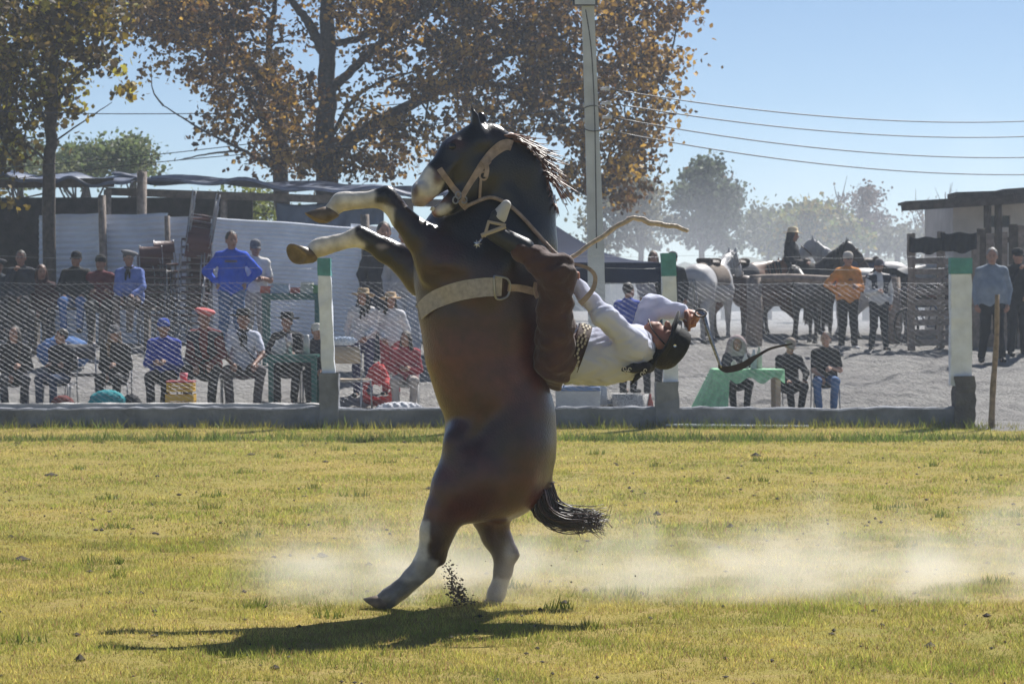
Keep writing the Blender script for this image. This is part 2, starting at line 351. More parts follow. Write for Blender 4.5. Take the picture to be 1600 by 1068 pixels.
    bvh = BVHTree.FromPolygons([tuple(v) for v in V], [tuple(int(i) for i in q) for q in Q])
    # hooves
    hm = mat('hoof_horn', (.16, .12, .085), .5, var=.4, scale=18, bump=.2)
    for a, ax, toe in ((hp(516, 331, -.2), (-.50, -.12, -.78), (-.8, 0, .35)), (hp(483, 398, .18), (-.50, -.72, -.42), (-.62, .0, .75)), (hp(598, 937, -.16), (-.36, 0, -.6), (-1, 0, -.1)), (hp(772, 938, .15), (-.1, 0, -.6), (-1, 0, 0))):
        mb = MB(); hoof(mb, a, ax, toe, .056 if a[2] > 1 else .056, .075 if a[2] > 1 else .045); adopt(mb.build('hoof', hm, None, True), root)
    # eyes
    em = mat('horse_eye', (.006, .004, .004), .08, var=0, spec=.6)
    for s_ in (-1, 1):
        f2 = Field(hp(707, 229, -.155 + s_ * .078) - .04, hp(707, 229, -.155 + s_ * .078) + .04, .006); f2.ell(hp(707, 229, -.155 + s_ * .078), (.020, .015, .018)); v2, q2 = f2.surf()
        adopt(obj('eye', mesh('eye', v2, q2, None, True), em), root)
    # teeth
    mb = MB()
    for i in range(5): mb.box(hp(677 - i * .6, 327 - i * .3, -.24 + .015 * i), (.012, .014, .022), rotm(.5, 'Y'))
    adopt(mb.build('teeth', mat('tooth', (.6, .52, .38), .4)), root)
    # straps laid on the coat by casting onto the body from the near (-1) or the far (+1) side
    def on(px_, py_, side=-1, off=.006):
        o_ = hp(px_, py_, side * .9); h = bvh.ray_cast(Vector(o_), Vector((0, -side, 0)))
        if h[0] is None: h = bvh.find_nearest(Vector(hp(px_, py_, side * .1)))
        nrm = h[1] if h[1].dot(h[0] - Vector(hp(px_, py_))) > 0 or True else -h[1]
        if nrm.y * side < 0: nrm = -nrm
        return np.array(h[0]) + np.array(nrm) * off, np.array(nrm)
    def strap(mb, pts, width, side=-1, n=24, th=.006, off=.004):
        q = smoothpath(pts, n); pp = [on(a[0], a[1], side, off) for a in q]; p = np.array([a for a, _ in pp]); nn = np.array([b for _, b in pp])
        for _ in range(3): p[1:-1] = (p[:-2] + 2 * p[1:-1] + p[2:]) / 4; nn[1:-1] = (nn[:-2] + 2 * nn[1:-1] + nn[2:]) / 4
        p = p + nn * .004; T = np.gradient(p, axis=0); W = np.cross(nn, T); W /= np.linalg.norm(W, axis=1)[:, None] + 1e-9
        ww = np.interp(np.linspace(0, 1, n), np.linspace(0, 1, len(np.atleast_1d(width))), np.atleast_1d(width)) / S
        mb.ribbon(p, W * ww[:, None], nn, th)
        return p
    leather = mat('pale_leather', (.36, .27, .21), .7, var=.3, scale=25, bump=.3, bscale=60)
    webb = mat('cotton_webbing', (.42, .38, .35), .9, var=.2, scale=40, bump=.5, bscale=160)
    iron = mat('tack_iron', (.35, .36, .4), .35, .9, var=.2)
    hal = MB()
    for sd in (-1, 1):
        strap(hal, [(681, 254), (692, 270), (706, 287), (716, 300)], 9, sd, 14); strap(hal, [(717, 300), (732, 275), (750, 247), (770, 224), (788, 212), (799, 215)], [8, 9, 14, 17, 17], sd, 20)
        strap(hal, [(714, 303), (722, 312), (728, 318)], 12, sd, 8)
    for x, y in ((752, 264), (757, 240)): hal.tube(np.array([on(x + 6 * math.cos(t), y + 6.5 * math.sin(t), -1, .012)[0] for t in np.linspace(0, 2 * math.pi, 14)]), .006, 6)
    strap(hal, [(750, 240), (758, 250), (755, 266)], 7, -1, 8, .008, .012); strap(hal, [(748, 270), (746, 285), (745, 300)], 4, -1, 8, .006, .008)
    ho = adopt(hal.build('halter', leather), root)
    rg = MB()
    for x, y in ((711, 297), (706, 305), (720, 303)): rg.tube(np.array([on(x, y, -1, .012)[0] + np.array([.014 * math.cos(t), 0, .018 * math.sin(t)]) for t in np.linspace(0, 2 * math.pi, 12)]), .0045, 6)
    rr = rg.build('halter_ring', iron, None, True); rr.parent = ho
    g = MB(); strap(g, [(651, 487), (668, 472), (700, 457), (740, 449), (781, 446)], [26, 28, 29, 28], -1, 26, .008, .004); strap(g, [(651, 487), (690, 470), (760, 452), (830, 452)], 28, 1, 26, .008, .004)
    go = adopt(g.build('girth', webb), root)
    b2 = MB(); bc = [(770, 430), (787, 432), (793, 441), (793, 453), (787, 463), (771, 463), (770, 430)]
    b2.tube(smoothpath(np.array([on(x, y, -1, .02)[0] for x, y in bc]), 40), .006, 6); bk = b2.build('buckle', iron, None, True); bk.parent = go
    b3 = MB(); strap(b3, [(790, 447), (812, 449), (838, 456)], 11, -1, 12, .008, .012); strap(b3, [(834, 440), (832, 452), (836, 464)], 7, -1, 8, .012, .02); k3 = b3.build('cinch_tie', leather); k3.parent = go
    # mane and tail: strands
    hair = mat('horse_hair', (.012, .008, .008), .45, var=.3, spec=.5, attr=True)
    mn = MB(); rr_ = random.Random(3)
    crest = smoothpath([(778, 205), (805, 221), (832, 251), (852, 288), (863, 322)], 60)
    for i in range(230):
        t = rr_.uniform(.06, .98); a = crest[int(t * 59)]; d = rr_.uniform(-.045, .045); L = rr_.uniform(34, 72) * (1 - .1 * abs(t - .4)) if t < .68 else rr_.uniform(10, 26)
        ang = rr_.uniform(.02, .5) + t * .55 + (.5 if t > .68 else 0); b = (a[0] - 5, a[1] + 4); cs, sn = math.cos(ang), math.sin(ang); k2 = rr_.uniform(-.12, .16)
        q = [(b[0], b[1]), (a[0] + L * .3, a[1] + L * .3 * sn - L * .06), (a[0] + L * .66 * cs + 3, a[1] + L * .6 * sn + L * k2 * .4), (a[0] + L * cs, a[1] + L * (sn + k2))]
        d0 = -.1 * max(0., 1 - t * 1.4); pts = smoothpath(np.array([hp(x, y, d0 + d * (1 + .6 * j)) for j, (x, y) in enumerate(q)]), 9)
        u = rr_.random(); mn.tube(pts, np.linspace(.0055, .0011, 9), 4, (.05 + .16 * u, .022 + .07 * u, .016 + .04 * u))
    for i in range(26):
        mn.tube(smoothpath(np.array([hp(762 + rr_.uniform(-6, 8), 200, -.11 + rr_.uniform(-.02, .02)), hp(750, 199 + rr_.uniform(-3, 4), -.12 + rr_.uniform(-.04, .04)), hp(736 - rr_.uniform(0, 14), 208 + rr_.uniform(0, 12), -.13 + rr_.uniform(-.05, .05))]), 6), np.linspace(.006, .001, 6), 4, (.02, .012, .01))
    adopt(mn.build('mane', hair, None, True, True), root)
    tl = MB()
    core = smoothpath([(848, 736), (846, 768), (853, 795), (876, 809), (904, 811), (925, 810)], 40)
    for i in range(330):
        o_ = np.array([rr_.gauss(0, 1), rr_.gauss(0, 1)]); dd = rr_.gauss(0, .030); sp = rr_.uniform(.3, 1); e = rr_.randint(27, 39); pts = []
        for j in range(0, e + 1, 3):
            w_ = min(1, j / 10) * (1.15 - .35 * j / 40); x, y = core[j]; pts.append(hp(x + o_[0] * 10.5 * w_ * sp, y + o_[1] * 10.5 * w_ * sp, dd * w_))
        fx, fy = rr_.uniform(6, 30), rr_.uniform(-14, 22); x, y = core[e]
        pts += [hp(x + fx * .5 + o_[0] * 6, y + fy * .4 + o_[1] * 7, dd), hp(x + fx + o_[0] * 4, y + fy + o_[1] * 5, dd * 1.4)]
        u = rr_.random() ** 2; tl.tube(pts, np.linspace(.0065, .0012, len(pts)), 4, (.014 + .05 * u, .010 + .012 * u, .011 + .007 * u))
    for i in range(9):                                              # stray hairs
        pts = smoothpath(np.array([hp(840, 760 + i), hp(836 + i, 785 + i * 2), hp(852 + i * 3, 812 + rr_.uniform(0, 12)), hp(885 + i * 7, 826 + rr_.uniform(-8, 6)), hp(925 + i * 4, 812 + rr_.uniform(-28, 22))]), 14)
        tl.tube(pts, np.linspace(.003, .001, 14), 4, (.05, .018, .012))
    adopt(tl.build('tail', hair, None, True, True), root)
    # rein from the halter along the neck to the rider's hand
    rb = MB(); q = smoothpath([(726, 318), (742, 308), (764, 301), (788, 308), (812, 330), (838, 360), (860, 386), (874, 397)], 36)
    pr = np.array([on(x, y, -1, .02)[0] for x, y in q]); pr[-8:, 1] = np.minimum(pr[-8:, 1], 13.8)
    for _ in range(4): pr[1:-1] = (pr[:-2] + 2 * pr[1:-1] + pr[2:]) / 4
    rb.tube(pr, .0105, 8); adopt(rb.build('rein', leather, None, True), root)
    return root, bvh
horse, hbvh = build_rearing_horse()

# ------------------------------------------------------------------ hands with fingers
def hand_mesh(mb, wrist, d, palm, grip=.5, s=1., thumb_side=1, col=None):
    d = np.array(d, float); d /= np.linalg.norm(d); pl = np.array(palm, float); pl -= d * (pl @ d); pl /= np.linalg.norm(pl); sd = np.cross(d, pl) * thumb_side
    w = np.array(wrist, float); kn = w + d * .085 * s
    mb.tube([w - d * .01, w + d * .02 * s, w + d * .06 * s, kn], np.array([.024, .028, .034, .030]) * s, 8, col)
    for i, (o, L) in enumerate(((.030, .072), (.010, .08), (-.010, .075), (-.029, .058))):
        p = kn + sd * o * s - d * (.008 * s if i in (0, 3) else 0); pts = [p - d * .012 * s]; a = 0.
        for seg in (.45, .32, .25):
            a += grip * 1.25; pts.append(pts[-1] + (d * math.cos(a) + pl * math.sin(a)) * L * seg * s * 1.15)
        mb.tube(pts, np.array([.0105, .0098, .0088, .007]) * s, 6, col)
    p = w + d * .03 * s + sd * .028 * s; q = p + (sd * .7 + d * .6 + pl * .2) * .035 * s; mb.tube([p, q, q + (d * .8 + pl * (.4 + grip * .6) - sd * .2 * grip) * .032 * s, q + (d * .9 + pl * (.5 + grip) - sd * .6 * grip) * .052 * s], np.array([.014, .012, .0105, .008]) * s, 6, col)

# ------------------------------------------------------------------ the rider
def build_rider():
    root = empty('person', hp(875, 575, 0)); tag(root, 'rider in white shirt, brown trousers and black hat leaning far back on the rearing horse', 'person')
    skin = mat('skin_rider', (.36, .17, .11), .55, var=.12, scale=20, attr=True)
    lo, hi = hp(735, 620) - np.array([0, .6, 0]), hp(1125, 290) + np.array([0, .6, 0])
    h = .009
    u = np.array([.876, 0, -.482]); fdir = np.array([.482, 0, .876]); hc = hp(1032, 537, .0)         # head axes: crown, face
    HR = np.stack([np.array([0, 1., 0]), fdir, u], 1)
    def H(x, y, z): return hc + HR @ np.array([x, y, z])
    sh = {-1: hp(990, 536, -.19), 1: hp(1000, 524, .19)}; el = {-1: hp(944, 494, -.27), 1: hp(1018, 478, .26)}; wr = {-1: hp(901, 446, -.2), 1: hp(1068, 488, .16)}
    hip = {-1: hp(874, 560, -.10), 1: hp(874, 560, .10)}; kn = {-1: hp(868, 424, -.355), 1: hp(868, 424, .355)}; an = {-1: hp(800, 376, -.37), 1: hp(800, 380, .37)}
    tor = [(hp(878, 562), .115), (hp(905, 556), .118), (hp(945, 556), .13), (hp(980, 549), .125), (hp(998, 545), .09)]
    def torso(f, inf, k=.05):
        for i in range(len(tor) - 1): f.cap(tor[i][0], tor[i + 1][0], tor[i][1] + inf, tor[i + 1][1] + inf, k, (1, 1.25, 1))
        f.cap(hp(988, 540, -.16), hp(996, 534, .16), .062 + inf, .062 + inf, .05)
    f = Field(lo, hi, h); torso(f, 0)
    f.cap(hp(995, 546), hc - u * .06, .058, .055, .03)
    for s_ in (-1, 1):
        f.cap(sh[s_], el[s_], .05, .042); f.cap(el[s_], wr[s_], .04, .028); f.cap(hip[s_], kn[s_], .08, .052); f.cap(kn[s_], an[s_], .05, .036)
    f.ell(H(0, -.015, .035), (.077, .098, .095), HR, .02); f.ell(H(0, .022, -.035), (.058, .068, .078), HR, .03); f.ell(H(0, .055, -.088), (.03, .028, .022), HR, .025)
    f.cap(H(0, .092, .012), H(0, .112, -.022), .010, .015, .012); f.ell(H(0, .085, -.055), (.026, .014, .008), HR, .01); f.ell(H(0, .083, -.068), (.022, .013, .008), HR, .01)
    for s_ in (-1, 1):
        f.ell(H(s_ * .03, .088, .012), (.018, .012, .012), HR, .012, sub=True); f.ell(H(s_ * .032, .078, .012), (.013, .012, .012), HR, .005)
        f.ell(H(s_ * .076, -.005, -.01), (.012, .026, .034), HR, .012); f.cap(H(s_ * .015, .092, .032), H(s_ * .045, .082, .032), .008, .007, .01)
    V, Q = f.surf(); C = np.tile([.36, .165, .105], (len(V), 1)); L = (V - hc) @ HR
    def pt(c_, r, col, a=1.): C[:] = C + (np.array(col) - C) * (a * np.clip(1.4 - np.linalg.norm((L - np.array(c_)) / np.array(r), axis=1), 0, 1))[:, None]
    for s_ in (-1, 1):
        pt((s_ * .032, .09, .012), (.012, .03, .006), (.03, .018, .015)); pt((s_ * .03, .09, .034), (.02, .03, .005), (.03, .018, .012), .8); pt((s_ * .045, .06, -.03), (.025, .04, .03), (.42, .15, .1), .5)
    pt((0, .09, -.061), (.026, .03, .008), (.25, .07, .06)); pt((0, .05, -.08), (.06, .08, .035), (.16, .09, .07), .35)
    mbh = MB(); hand_mesh(mbh, wr[1], hp(1094, 500, .1) - wr[1], (.2, -.5, -.8), .95, 1.05, -1, (.34, .15, .1)); hand_mesh(mbh, wr[-1], hp(888, 424, -.2) - wr[-1], (-.6, -.5, .2), .95, 1.0, 1, (.34, .15, .1))
    V2 = np.concatenate(mbh.V); n0 = len(V); Fs = [tuple(int(i) for i in q) for q in Q] + [tuple(i + n0 for i in g) for g in mbh.F]
    adopt(obj('body', mesh('body', np.concatenate([V, V2]), Fs, np.concatenate([C, np.concatenate(mbh.C)]), True), skin), root)
    # hair
    f = Field(hc - .2, hc + .2, .008); f.ell(H(0, -.025, .035), (.083, .098, .098), HR, .01); f.cut(H(0, .03, -.02), HR @ np.array((0, .8, -.6))); f.cut(H(0, 0, -.05), HR @ np.array((0, 0, -1.)))
    v, q = f.surf(); adopt(obj('hair', mesh('hair', v, q, None, True), mat('rider_hair', (.012, .009, .008), .6, var=.3, bump=.6, bscale=90)), root)
    # shirt
    f = Field(lo, hi, h); torso(f, .016); f.cut(hp(896, 552), np.array((-.94, 0, .33)))
    for s_ in (-1, 1): f.cap(sh[s_], el[s_], .068, .060, .04); f.cap(el[s_], wr[s_], .058, .040, .03)
    f.cap(hp(992, 545), hp(1008, 541), .075, .066, .03)
    f.wrinkle(.006, 22, .6); f.wrinkle(.0045, 62, 1.4)
    v, q = f.surf(); keep = None
    adopt(obj('shirt', mesh('shirt', v, q, None, True), mat('white_shirt', (.74, .79, .95), .85, var=.05, scale=5, bump=.4, bscale=22, spec=.2, trans=.36)), root)
    # trousers (wide, gathered)
    f = Field(lo, hi, h); f.cap(hp(872, 568), hp(893, 553), .135, .128, .04, (1, 1.2, 1)); f.cut(hp(893, 556), np.array((.94, 0, -.33)))
    f.cap(hp(866, 565, -.16), hp(868, 430, -.35), .105, .085, .06); f.cap(hp(868, 560, .16), hp(868, 430, .35), .105, .085, .06)
    for s_ in (-1, 1): f.cap(hp(869, 424, s_ * .36), hp(816, 392, s_ * .37), .072, .060, .05); f.cap(hp(880, 412, s_ * .36), hp(884, 440, s_ * .35), .05, .04, .05)
    f.wrinkle(.010, 24, 2.); f.wrinkle(.005, 44, .3)
    v, q = f.surf(); adopt(obj('trousers', mesh('trousers', v, q, None, True), mat('brown_trousers', (.055, .022, .018), .85, var=.3, scale=9, bump=.4, bscale=30, sheen=.2)), root)
    # boots: dark shaft, white toe cap, spur
    for s_ in (-1, 1):
        f = Field(hp(730, 410, s_ * .37) - np.array([0, .15, 0]), hp(850, 295, s_ * .37) + np.array([0, .15, 0]), .008)
        f.cap(hp(818, 388, s_ * .37), hp(776, 366, s_ * .385), .058, .046, .03); f.cap(hp(772, 362, s_ * .385), hp(778, 338, s_ * .39), .042, .040, .02)
        v, q = f.surf(); bt = adopt(obj('boot', mesh('boot', v, q, None, True), mat('black_boot', (.02, .022, .028), .5, var=.3, bump=.2)), root)
        f = Field(hp(740, 390, s_ * .37) - np.array([0, .15, 0]), hp(850, 295, s_ * .37) + np.array([0, .15, 0]), .008)
        f.cap(hp(780, 338, s_ * .39), hp(791, 320, s_ * .395), .042, .026, .02)
        v, q = f.surf(); tc = obj('toe_cap', mesh('toe_cap', v, q, None, True), mat('white_toe', (.55, .53, .5), .6, var=.1)); tc.parent = bt; tc.matrix_parent_inverse = Matrix.Identity(4)
        mb = MB()
        for (x0, y0), (x1, y1), wd in (((762, 346), (790, 352), .018), ((752, 368), (790, 354), .024), ((764, 345), (757, 370), .016)):
            pts = smoothpath(np.array([hp(x0, y0, s_ * .385 - s_ * 0 + s_ * .046), hp((x0 + x1) / 2, (y0 + y1) / 2, s_ * .437), hp(x1, y1, s_ * .43)]), 8)
            mb.tube(pts, wd / 2, 6)
        st = mb.build('spur_strap', mat('pale_strap', (.45, .38, .3), .7)); st.parent = bt
        mb = MB(); mb.tube([hp(758, 368, s_ * .40), hp(752, 374, s_ * .42), hp(747, 380, s_ * .43)], .006, 6)
        for k_ in range(7):
            a = k_ * math.pi / 3.5; c0 = hp(746, 381, s_ * .43); mb.tube([c0, c0 + np.array([math.cos(a) * .022, 0, math.sin(a) * .022])], [.005, .0015], 5)
        sp = mb.build('spur', mat('spur_steel', (.6, .6, .62), .25, 1., var=.1)); sp.parent = bt
    # belt with woven crosses
    mb = MB(); ax = np.array((.94, 0, -.33)); c0 = hp(902, 551); M = frame(ax, (0, 1, 0))
    for z0, z1, r0, col in ((-.042, .034, .156, (.035, .016, .012)),):
        prof = [(r0 - .02, z0), (r0, z0 + .004), (r0 + .001, z1 - .004), (r0 - .02, z1)]; mb.lathe(prof, 48, c0, M, col, 1.25, 1.0)
    for j in range(48):
        a0 = 2 * math.pi * j / 48; k_ = j % 6
        for zz in {0: (0,), 1: (-.012, .012), 2: (-.02, 0, .02), 3: (-.02, 0, .02), 4: (-.012, .012), 5: (0,)}[k_]:
            mb.box(c0 + M @ np.array([.1595 * 1.25 * math.cos(a0), .1595 * math.sin(a0), zz - .004]), (.004, .016, .010), M @ rotm(a0, 'Z'), (.5, .45, .34))
    adopt(mb.build('belt', mat('belt_weave', (0, 0, 0), .85, attr=True, var=.15), None, False, True), root)
    mb = MB()
    for k_ in range(12): mb.tube(smoothpath(np.array([hp(898 + k_ % 4 * 6, 506 + k_ % 3 * 4, -.08 + .015 * k_), hp(903 + k_ % 5 * 4, 512, -.09 + .015 * k_), hp(896 + k_ % 3 * 5, 520, -.10 + .015 * k_)]), 6), .006, 5)
    adopt(mb.build('belt_chain', mat('spur_steel', (.6, .6, .62), .25, 1.)), root)
    # neckerchief
    f = Field(hp(960, 620) - np.array([0, .28, 0]), hp(1050, 500) + np.array([0, .2, 0]), .008)
    f.cap(hp(1010, 550, -.06), hp(1013, 540, .06), .062, .062, .03); f.cap(hp(1017, 556, -.06), hp(1014, 572, -.04), .035, .034, .03)
    f.cap(hp(1014, 572, -.06), hp(1008, 574, -.17), .026, .026, .02); f.cap(hp(1008, 574, -.17), hp(990, 575, -.21), .026, .022, .02); f.cap(hp(990, 575, -.21), hp(974, 577, -.21), .022, .013, .02); f.cap(hp(1010, 576, -.1), hp(996, 588, -.12), .018, .014, .02); f.cap(hp(996, 588, -.12), hp(986, 600, -.12), .013, .007, .01)
    f.ell(hp(1012, 540), (.04, .055, .055), k=.01, sub=True)
    v, q = f.surf(); kc = adopt(obj('neckerchief', mesh('neckerchief', v, q, None, True), mat('black_kerchief', (.012, .012, .016), .8, var=.2, bump=.4)), root)
    for k_, (x, y) in enumerate(((976, 576), (979, 581), (984, 577), (1003, 584), (1008, 579))):
        mb = MB(); c0 = hp(x, y, -.235 if x < 1000 else -.2); mb.tube([c0 + np.array([.008 * math.cos(t), -.002 * k_, .010 * math.sin(t)]) for t in np.linspace(0, 5, 8)], .0028, 5)
        pk = mb.build('print', mat('kerchief_print', (.55, .52, .45), .8)); pk.parent = kc
    # hat: wide flat brim seen edge on, blocked crown, chin strap
    bc = hp(1041, 533); M = HR.copy(); M[:, 0] = [0, 1, 0]
    Mh = np.stack([np.array([0, 1., 0]), -fdir, u], 1)
    mb = MB(); prof = [(.085, -.006), (.172, -.012), (.176, -.006), (.172, 0), (.112, .004), (.106, .02), (.101, .085), (.092, .105), (.07, .114), (.03, .106), (.001, .104)]
    mb.lathe(prof, 40, bc, Mh, None, .97, 1.0, .06)
    ht = adopt(mb.build('hat', mat('black_felt', (.012, .013, .016), .85, var=.25, scale=12, bump=.2, bscale=80), None, True), root)
    mb = MB(); mb.lathe([(.109, .006), (.111, .010), (.108, .03), (.104, .032)], 40, bc, Mh, None, .97, 1.0); bd = mb.build('hat_band', mat('hat_ribbon', (.006, .006, .008), .5)); bd.parent = ht
    mb = MB(); mb.lathe([(.001, 0), (.008, .001), (.009, -.003)], 10, bc + u * .045 + np.array([0, -.108, 0]), frame((0, -1, 0))); pn = mb.build('hat_pin', mat('spur_steel', (.6, .6, .62), .25, 1.)); pn.parent = ht
    for s_ in (-1,):
        mb = MB(); pts = smoothpath(np.array([H(s_ * .083, 0, .05), H(s_ * .082, .02, -.02), H(s_ * .06, .05, -.085), H(0, .085, -.118), H(.05, .05, -.09), H(.082, .02, -.02), H(.083, 0, .05)]), 24); mb.tube(pts, .004, 6)
        cs = mb.build('chin_strap', mat('hat_ribbon', (.006, .006, .008), .5)); cs.parent = ht
    return root
rider = build_rider()
# whip in the far hand: plaited silver grip and a broad leather lash
wp = empty('riding_whip', hp(1099, 492, .1)); tag(wp, 'short silver-handled riding whip with leather lash in the rider\'s raised hand', 'whip')
mb = MB(); q = smoothpath(np.array([hp(1092, 488, .10), hp(1099, 492, .09), hp(1106, 515, .08), hp(1116, 545, .08), hp(1127, 574, .08)]), 24)
mb.tube(q, np.interp(np.linspace(0, 1, 24), [0, .3, 1], [.011, .012, .008]), 8); adopt(mb.build('handle', mat('plaited_silver', (.30, .30, .33), .3, .85, var=.5, scale=90), None, True), wp)
mb = MB(); q = smoothpath(np.array([hp(1122, 572, .08), hp(1135, 577, .08), hp(1160, 571, .08), hp(1183, 556, .08), hp(1205, 544, .08), hp(1238, 537, .08)]), 26)
mb.ribbon(q, np.array([[0, .012, 1.]] * 26) * np.interp(np.linspace(0, 1, 26), [0, .2, .5, .6, 1], [.02, .035, .042, .02, .008])[:, None], np.array([[0, -1, 0.]] * 26), .006); adopt(mb.build('lash', mat('lash_leather', (.035, .022, .018), .5, var=.3, bump=.2)), wp)
mb = MB(); mb.tube([hp(1095, 486, .08) + np.array([.03 * math.cos(t), .02 * math.sin(t), .02 * math.sin(t) - .01]) for t in np.linspace(0, 6.28, 14)], .005, 6); adopt(mb.build('wrist_loop', mat('lash_leather', (.035, .022, .018), .5)), wp)
# long pale stick held at the withers, with a looped rawhide strap
sk = empty('wooden_stick', hp(886, 404, -.2)); tag(sk, 'long bent wooden stick pointing up and right from behind the rider\'s knee', 'stick')
mb = MB(); q = smoothpath(np.array([hp(884, 408, -.24), hp(905, 394, -.22), hp(940, 370, -.2), hp(970, 350, -.2), hp(990, 341, -.2), hp(1003, 343, -.2), hp(1020, 349, -.2), hp(1045, 352, -.2), hp(1066, 357, -.2), hp(1075, 362, -.2)]), 44)
q[:, 2] += .003 * np.sin(np.arange(44) * 1.1); mb.tube(q, np.interp(np.linspace(0, 1, 44), [0, .4, .6, 1], [.011, .013, .015, .010]) * (1 + .08 * np.sin(np.arange(44) * 2.3)), 10)
adopt(mb.build('shaft', mat('weathered_stick', (.5, .4, .3), .6, var=.3, scale=30, bump=.5, bscale=60), None, True), sk)
lp = empty('rawhide_strap', hp(893, 415, -.3)); tag(lp, 'beige rawhide strap looping out beside the rider\'s white sleeve', 'strap')
mb = MB(); q = smoothpath(np.array([hp(890, 412, -.3), hp(905, 414, -.31), hp(922, 421, -.32), hp(930, 433, -.32), hp(927, 450, -.33), hp(916, 465, -.34), hp(906, 475, -.34)]), 26)
W = np.cross(np.gradient(q, axis=0), [0, 1, 0]); W /= np.linalg.norm(W, axis=1)[:, None]
mb.ribbon(q, W * np.linspace(.014, .030, 26)[:, None], np.array([[0, -1, 0.]] * 26), .008); adopt(mb.build('loop', mat('pale_leather', (.36, .27, .21), .7)), lp)
# ------------------------------------------------------------------ ground: dirt sheet to the horizon, grass field
def grid_sheet(name, xs, ys, zf, m):
    X, Y = np.meshgrid(xs, ys, indexing='ij'); Z = zf(X, Y); V = np.stack([X, Y, Z], -1).reshape(-1, 3); nx, ny = len(xs), len(ys)
    i, j = np.meshgrid(np.arange(nx - 1), np.arange(ny - 1), indexing='ij'); a = (i * ny + j).ravel(); Q = np.stack([a, a + ny, a + ny + 1, a + 1], 1)
    return obj(name, mesh(name, V, Q, None, True), m)
def soil_mat(name, c1, c2, c3, sc1, sc2, bump, rough=.95):
    m = bpy.data.materials.new(name); m.use_nodes = True; n = m.node_tree; L = n.links; b = n.nodes['Principled BSDF']; b.inputs['Roughness'].default_value = rough; b.inputs['Specular IOR Level'].default_value = .15
    tc = n.nodes.new('ShaderNodeTexCoord'); N = []
    for s_, dt in ((sc1, 6), (sc2, 8), (sc2 * 6, 6)):
        q = n.nodes.new('ShaderNodeTexNoise'); q.inputs['Scale'].default_value = s_; q.inputs['Detail'].default_value = dt; q.inputs['Roughness'].default_value = .62; L.new(tc.outputs['Object'], q.inputs['Vector']); N.append(q)
    def mixc(f, a, bb, lo=.35, hi=.65):
        r = n.nodes.new('ShaderNodeMapRange'); r.inputs[1].default_value = lo; r.inputs[2].default_value = hi; L.new(f, r.inputs[0]); x = n.nodes.new('ShaderNodeMix'); x.data_type = 'RGBA'; L.new(r.outputs[0], x.inputs[0])
        for k, v in ((6, a), (7, bb)):
            if isinstance(v, tuple): x.inputs[k].default_value = (*v, 1)
            else: L.new(v, x.inputs[k])
        return x.outputs[2]
    c = mixc(N[0].outputs[0], c1, c2); c = mixc(N[1].outputs[0], c, c3, .5, .75); L.new(c, b.inputs['Base Color'])
    ad = n.nodes.new('ShaderNodeMath'); ad.operation = 'ADD'; L.new(N[1].outputs[0], ad.inputs[0]); L.new(N[2].outputs[0], ad.inputs[1])
    bp = n.nodes.new('ShaderNodeBump'); bp.inputs['Strength'].default_value = bump; bp.inputs['Distance'].default_value = .12; L.new(ad.outputs[0], bp.inputs['Height']); L.new(bp.outputs[0], b.inputs['Normal'])
    return m
dirt = soil_mat('dry_dirt', (.23, .22, .215), (.31, .30, .285), (.16, .155, .155), .6, 3.5, .9)
turf = soil_mat('turf_soil', (.30, .225, .06), (.22, .20, .04), (.31, .215, .095), .45, 9., .45)
def dz(x, y): return ground(x, y) + np.where((y > 34.6) & (y < 80), .05 * np.sin(x * 1.7 + 1.3 * np.sin(y * 1.1)) * np.sin(y * 2.1 + x * .6) + .03 * np.sin(x * 6.1 + y * 3.7) * np.sin(y * 7.3 - x * 2.2) + .015 * np.sin(x * 15 + 3 * np.sin(y * 6)) * np.sin(y * 17 - x * 4), 0)
ysd = np.concatenate([np.linspace(-60, 32, 12), np.linspace(32.4, 34.2, 16), np.linspace(34.4, 52, 330), np.linspace(53, 90, 40), np.geomspace(95, 1500, 14)])
xsd = np.concatenate([-np.geomspace(900, 14, 12), np.linspace(-13, 13, 420), np.geomspace(14, 900, 12)])
tag(grid_sheet('ground', xsd, ysd, dz, dirt), kind='structure')
def gz(x, y): return .008 + .012 * np.sin(x * 1.9 + np.sin(y * 1.3)) * np.sin(y * 1.1 + .5 * x) - np.clip((y - 33.2) * .02, 0, .02)
def edge(y): return 0
gx = np.linspace(-9, 9, 90); gy = np.concatenate([np.linspace(-12, 10, 10), np.linspace(10.5, 33.88, 120)])
tag(grid_sheet('grass_field', np.concatenate([[-60, -30], gx, [30, 60]]), gy, gz, turf), kind='structure')

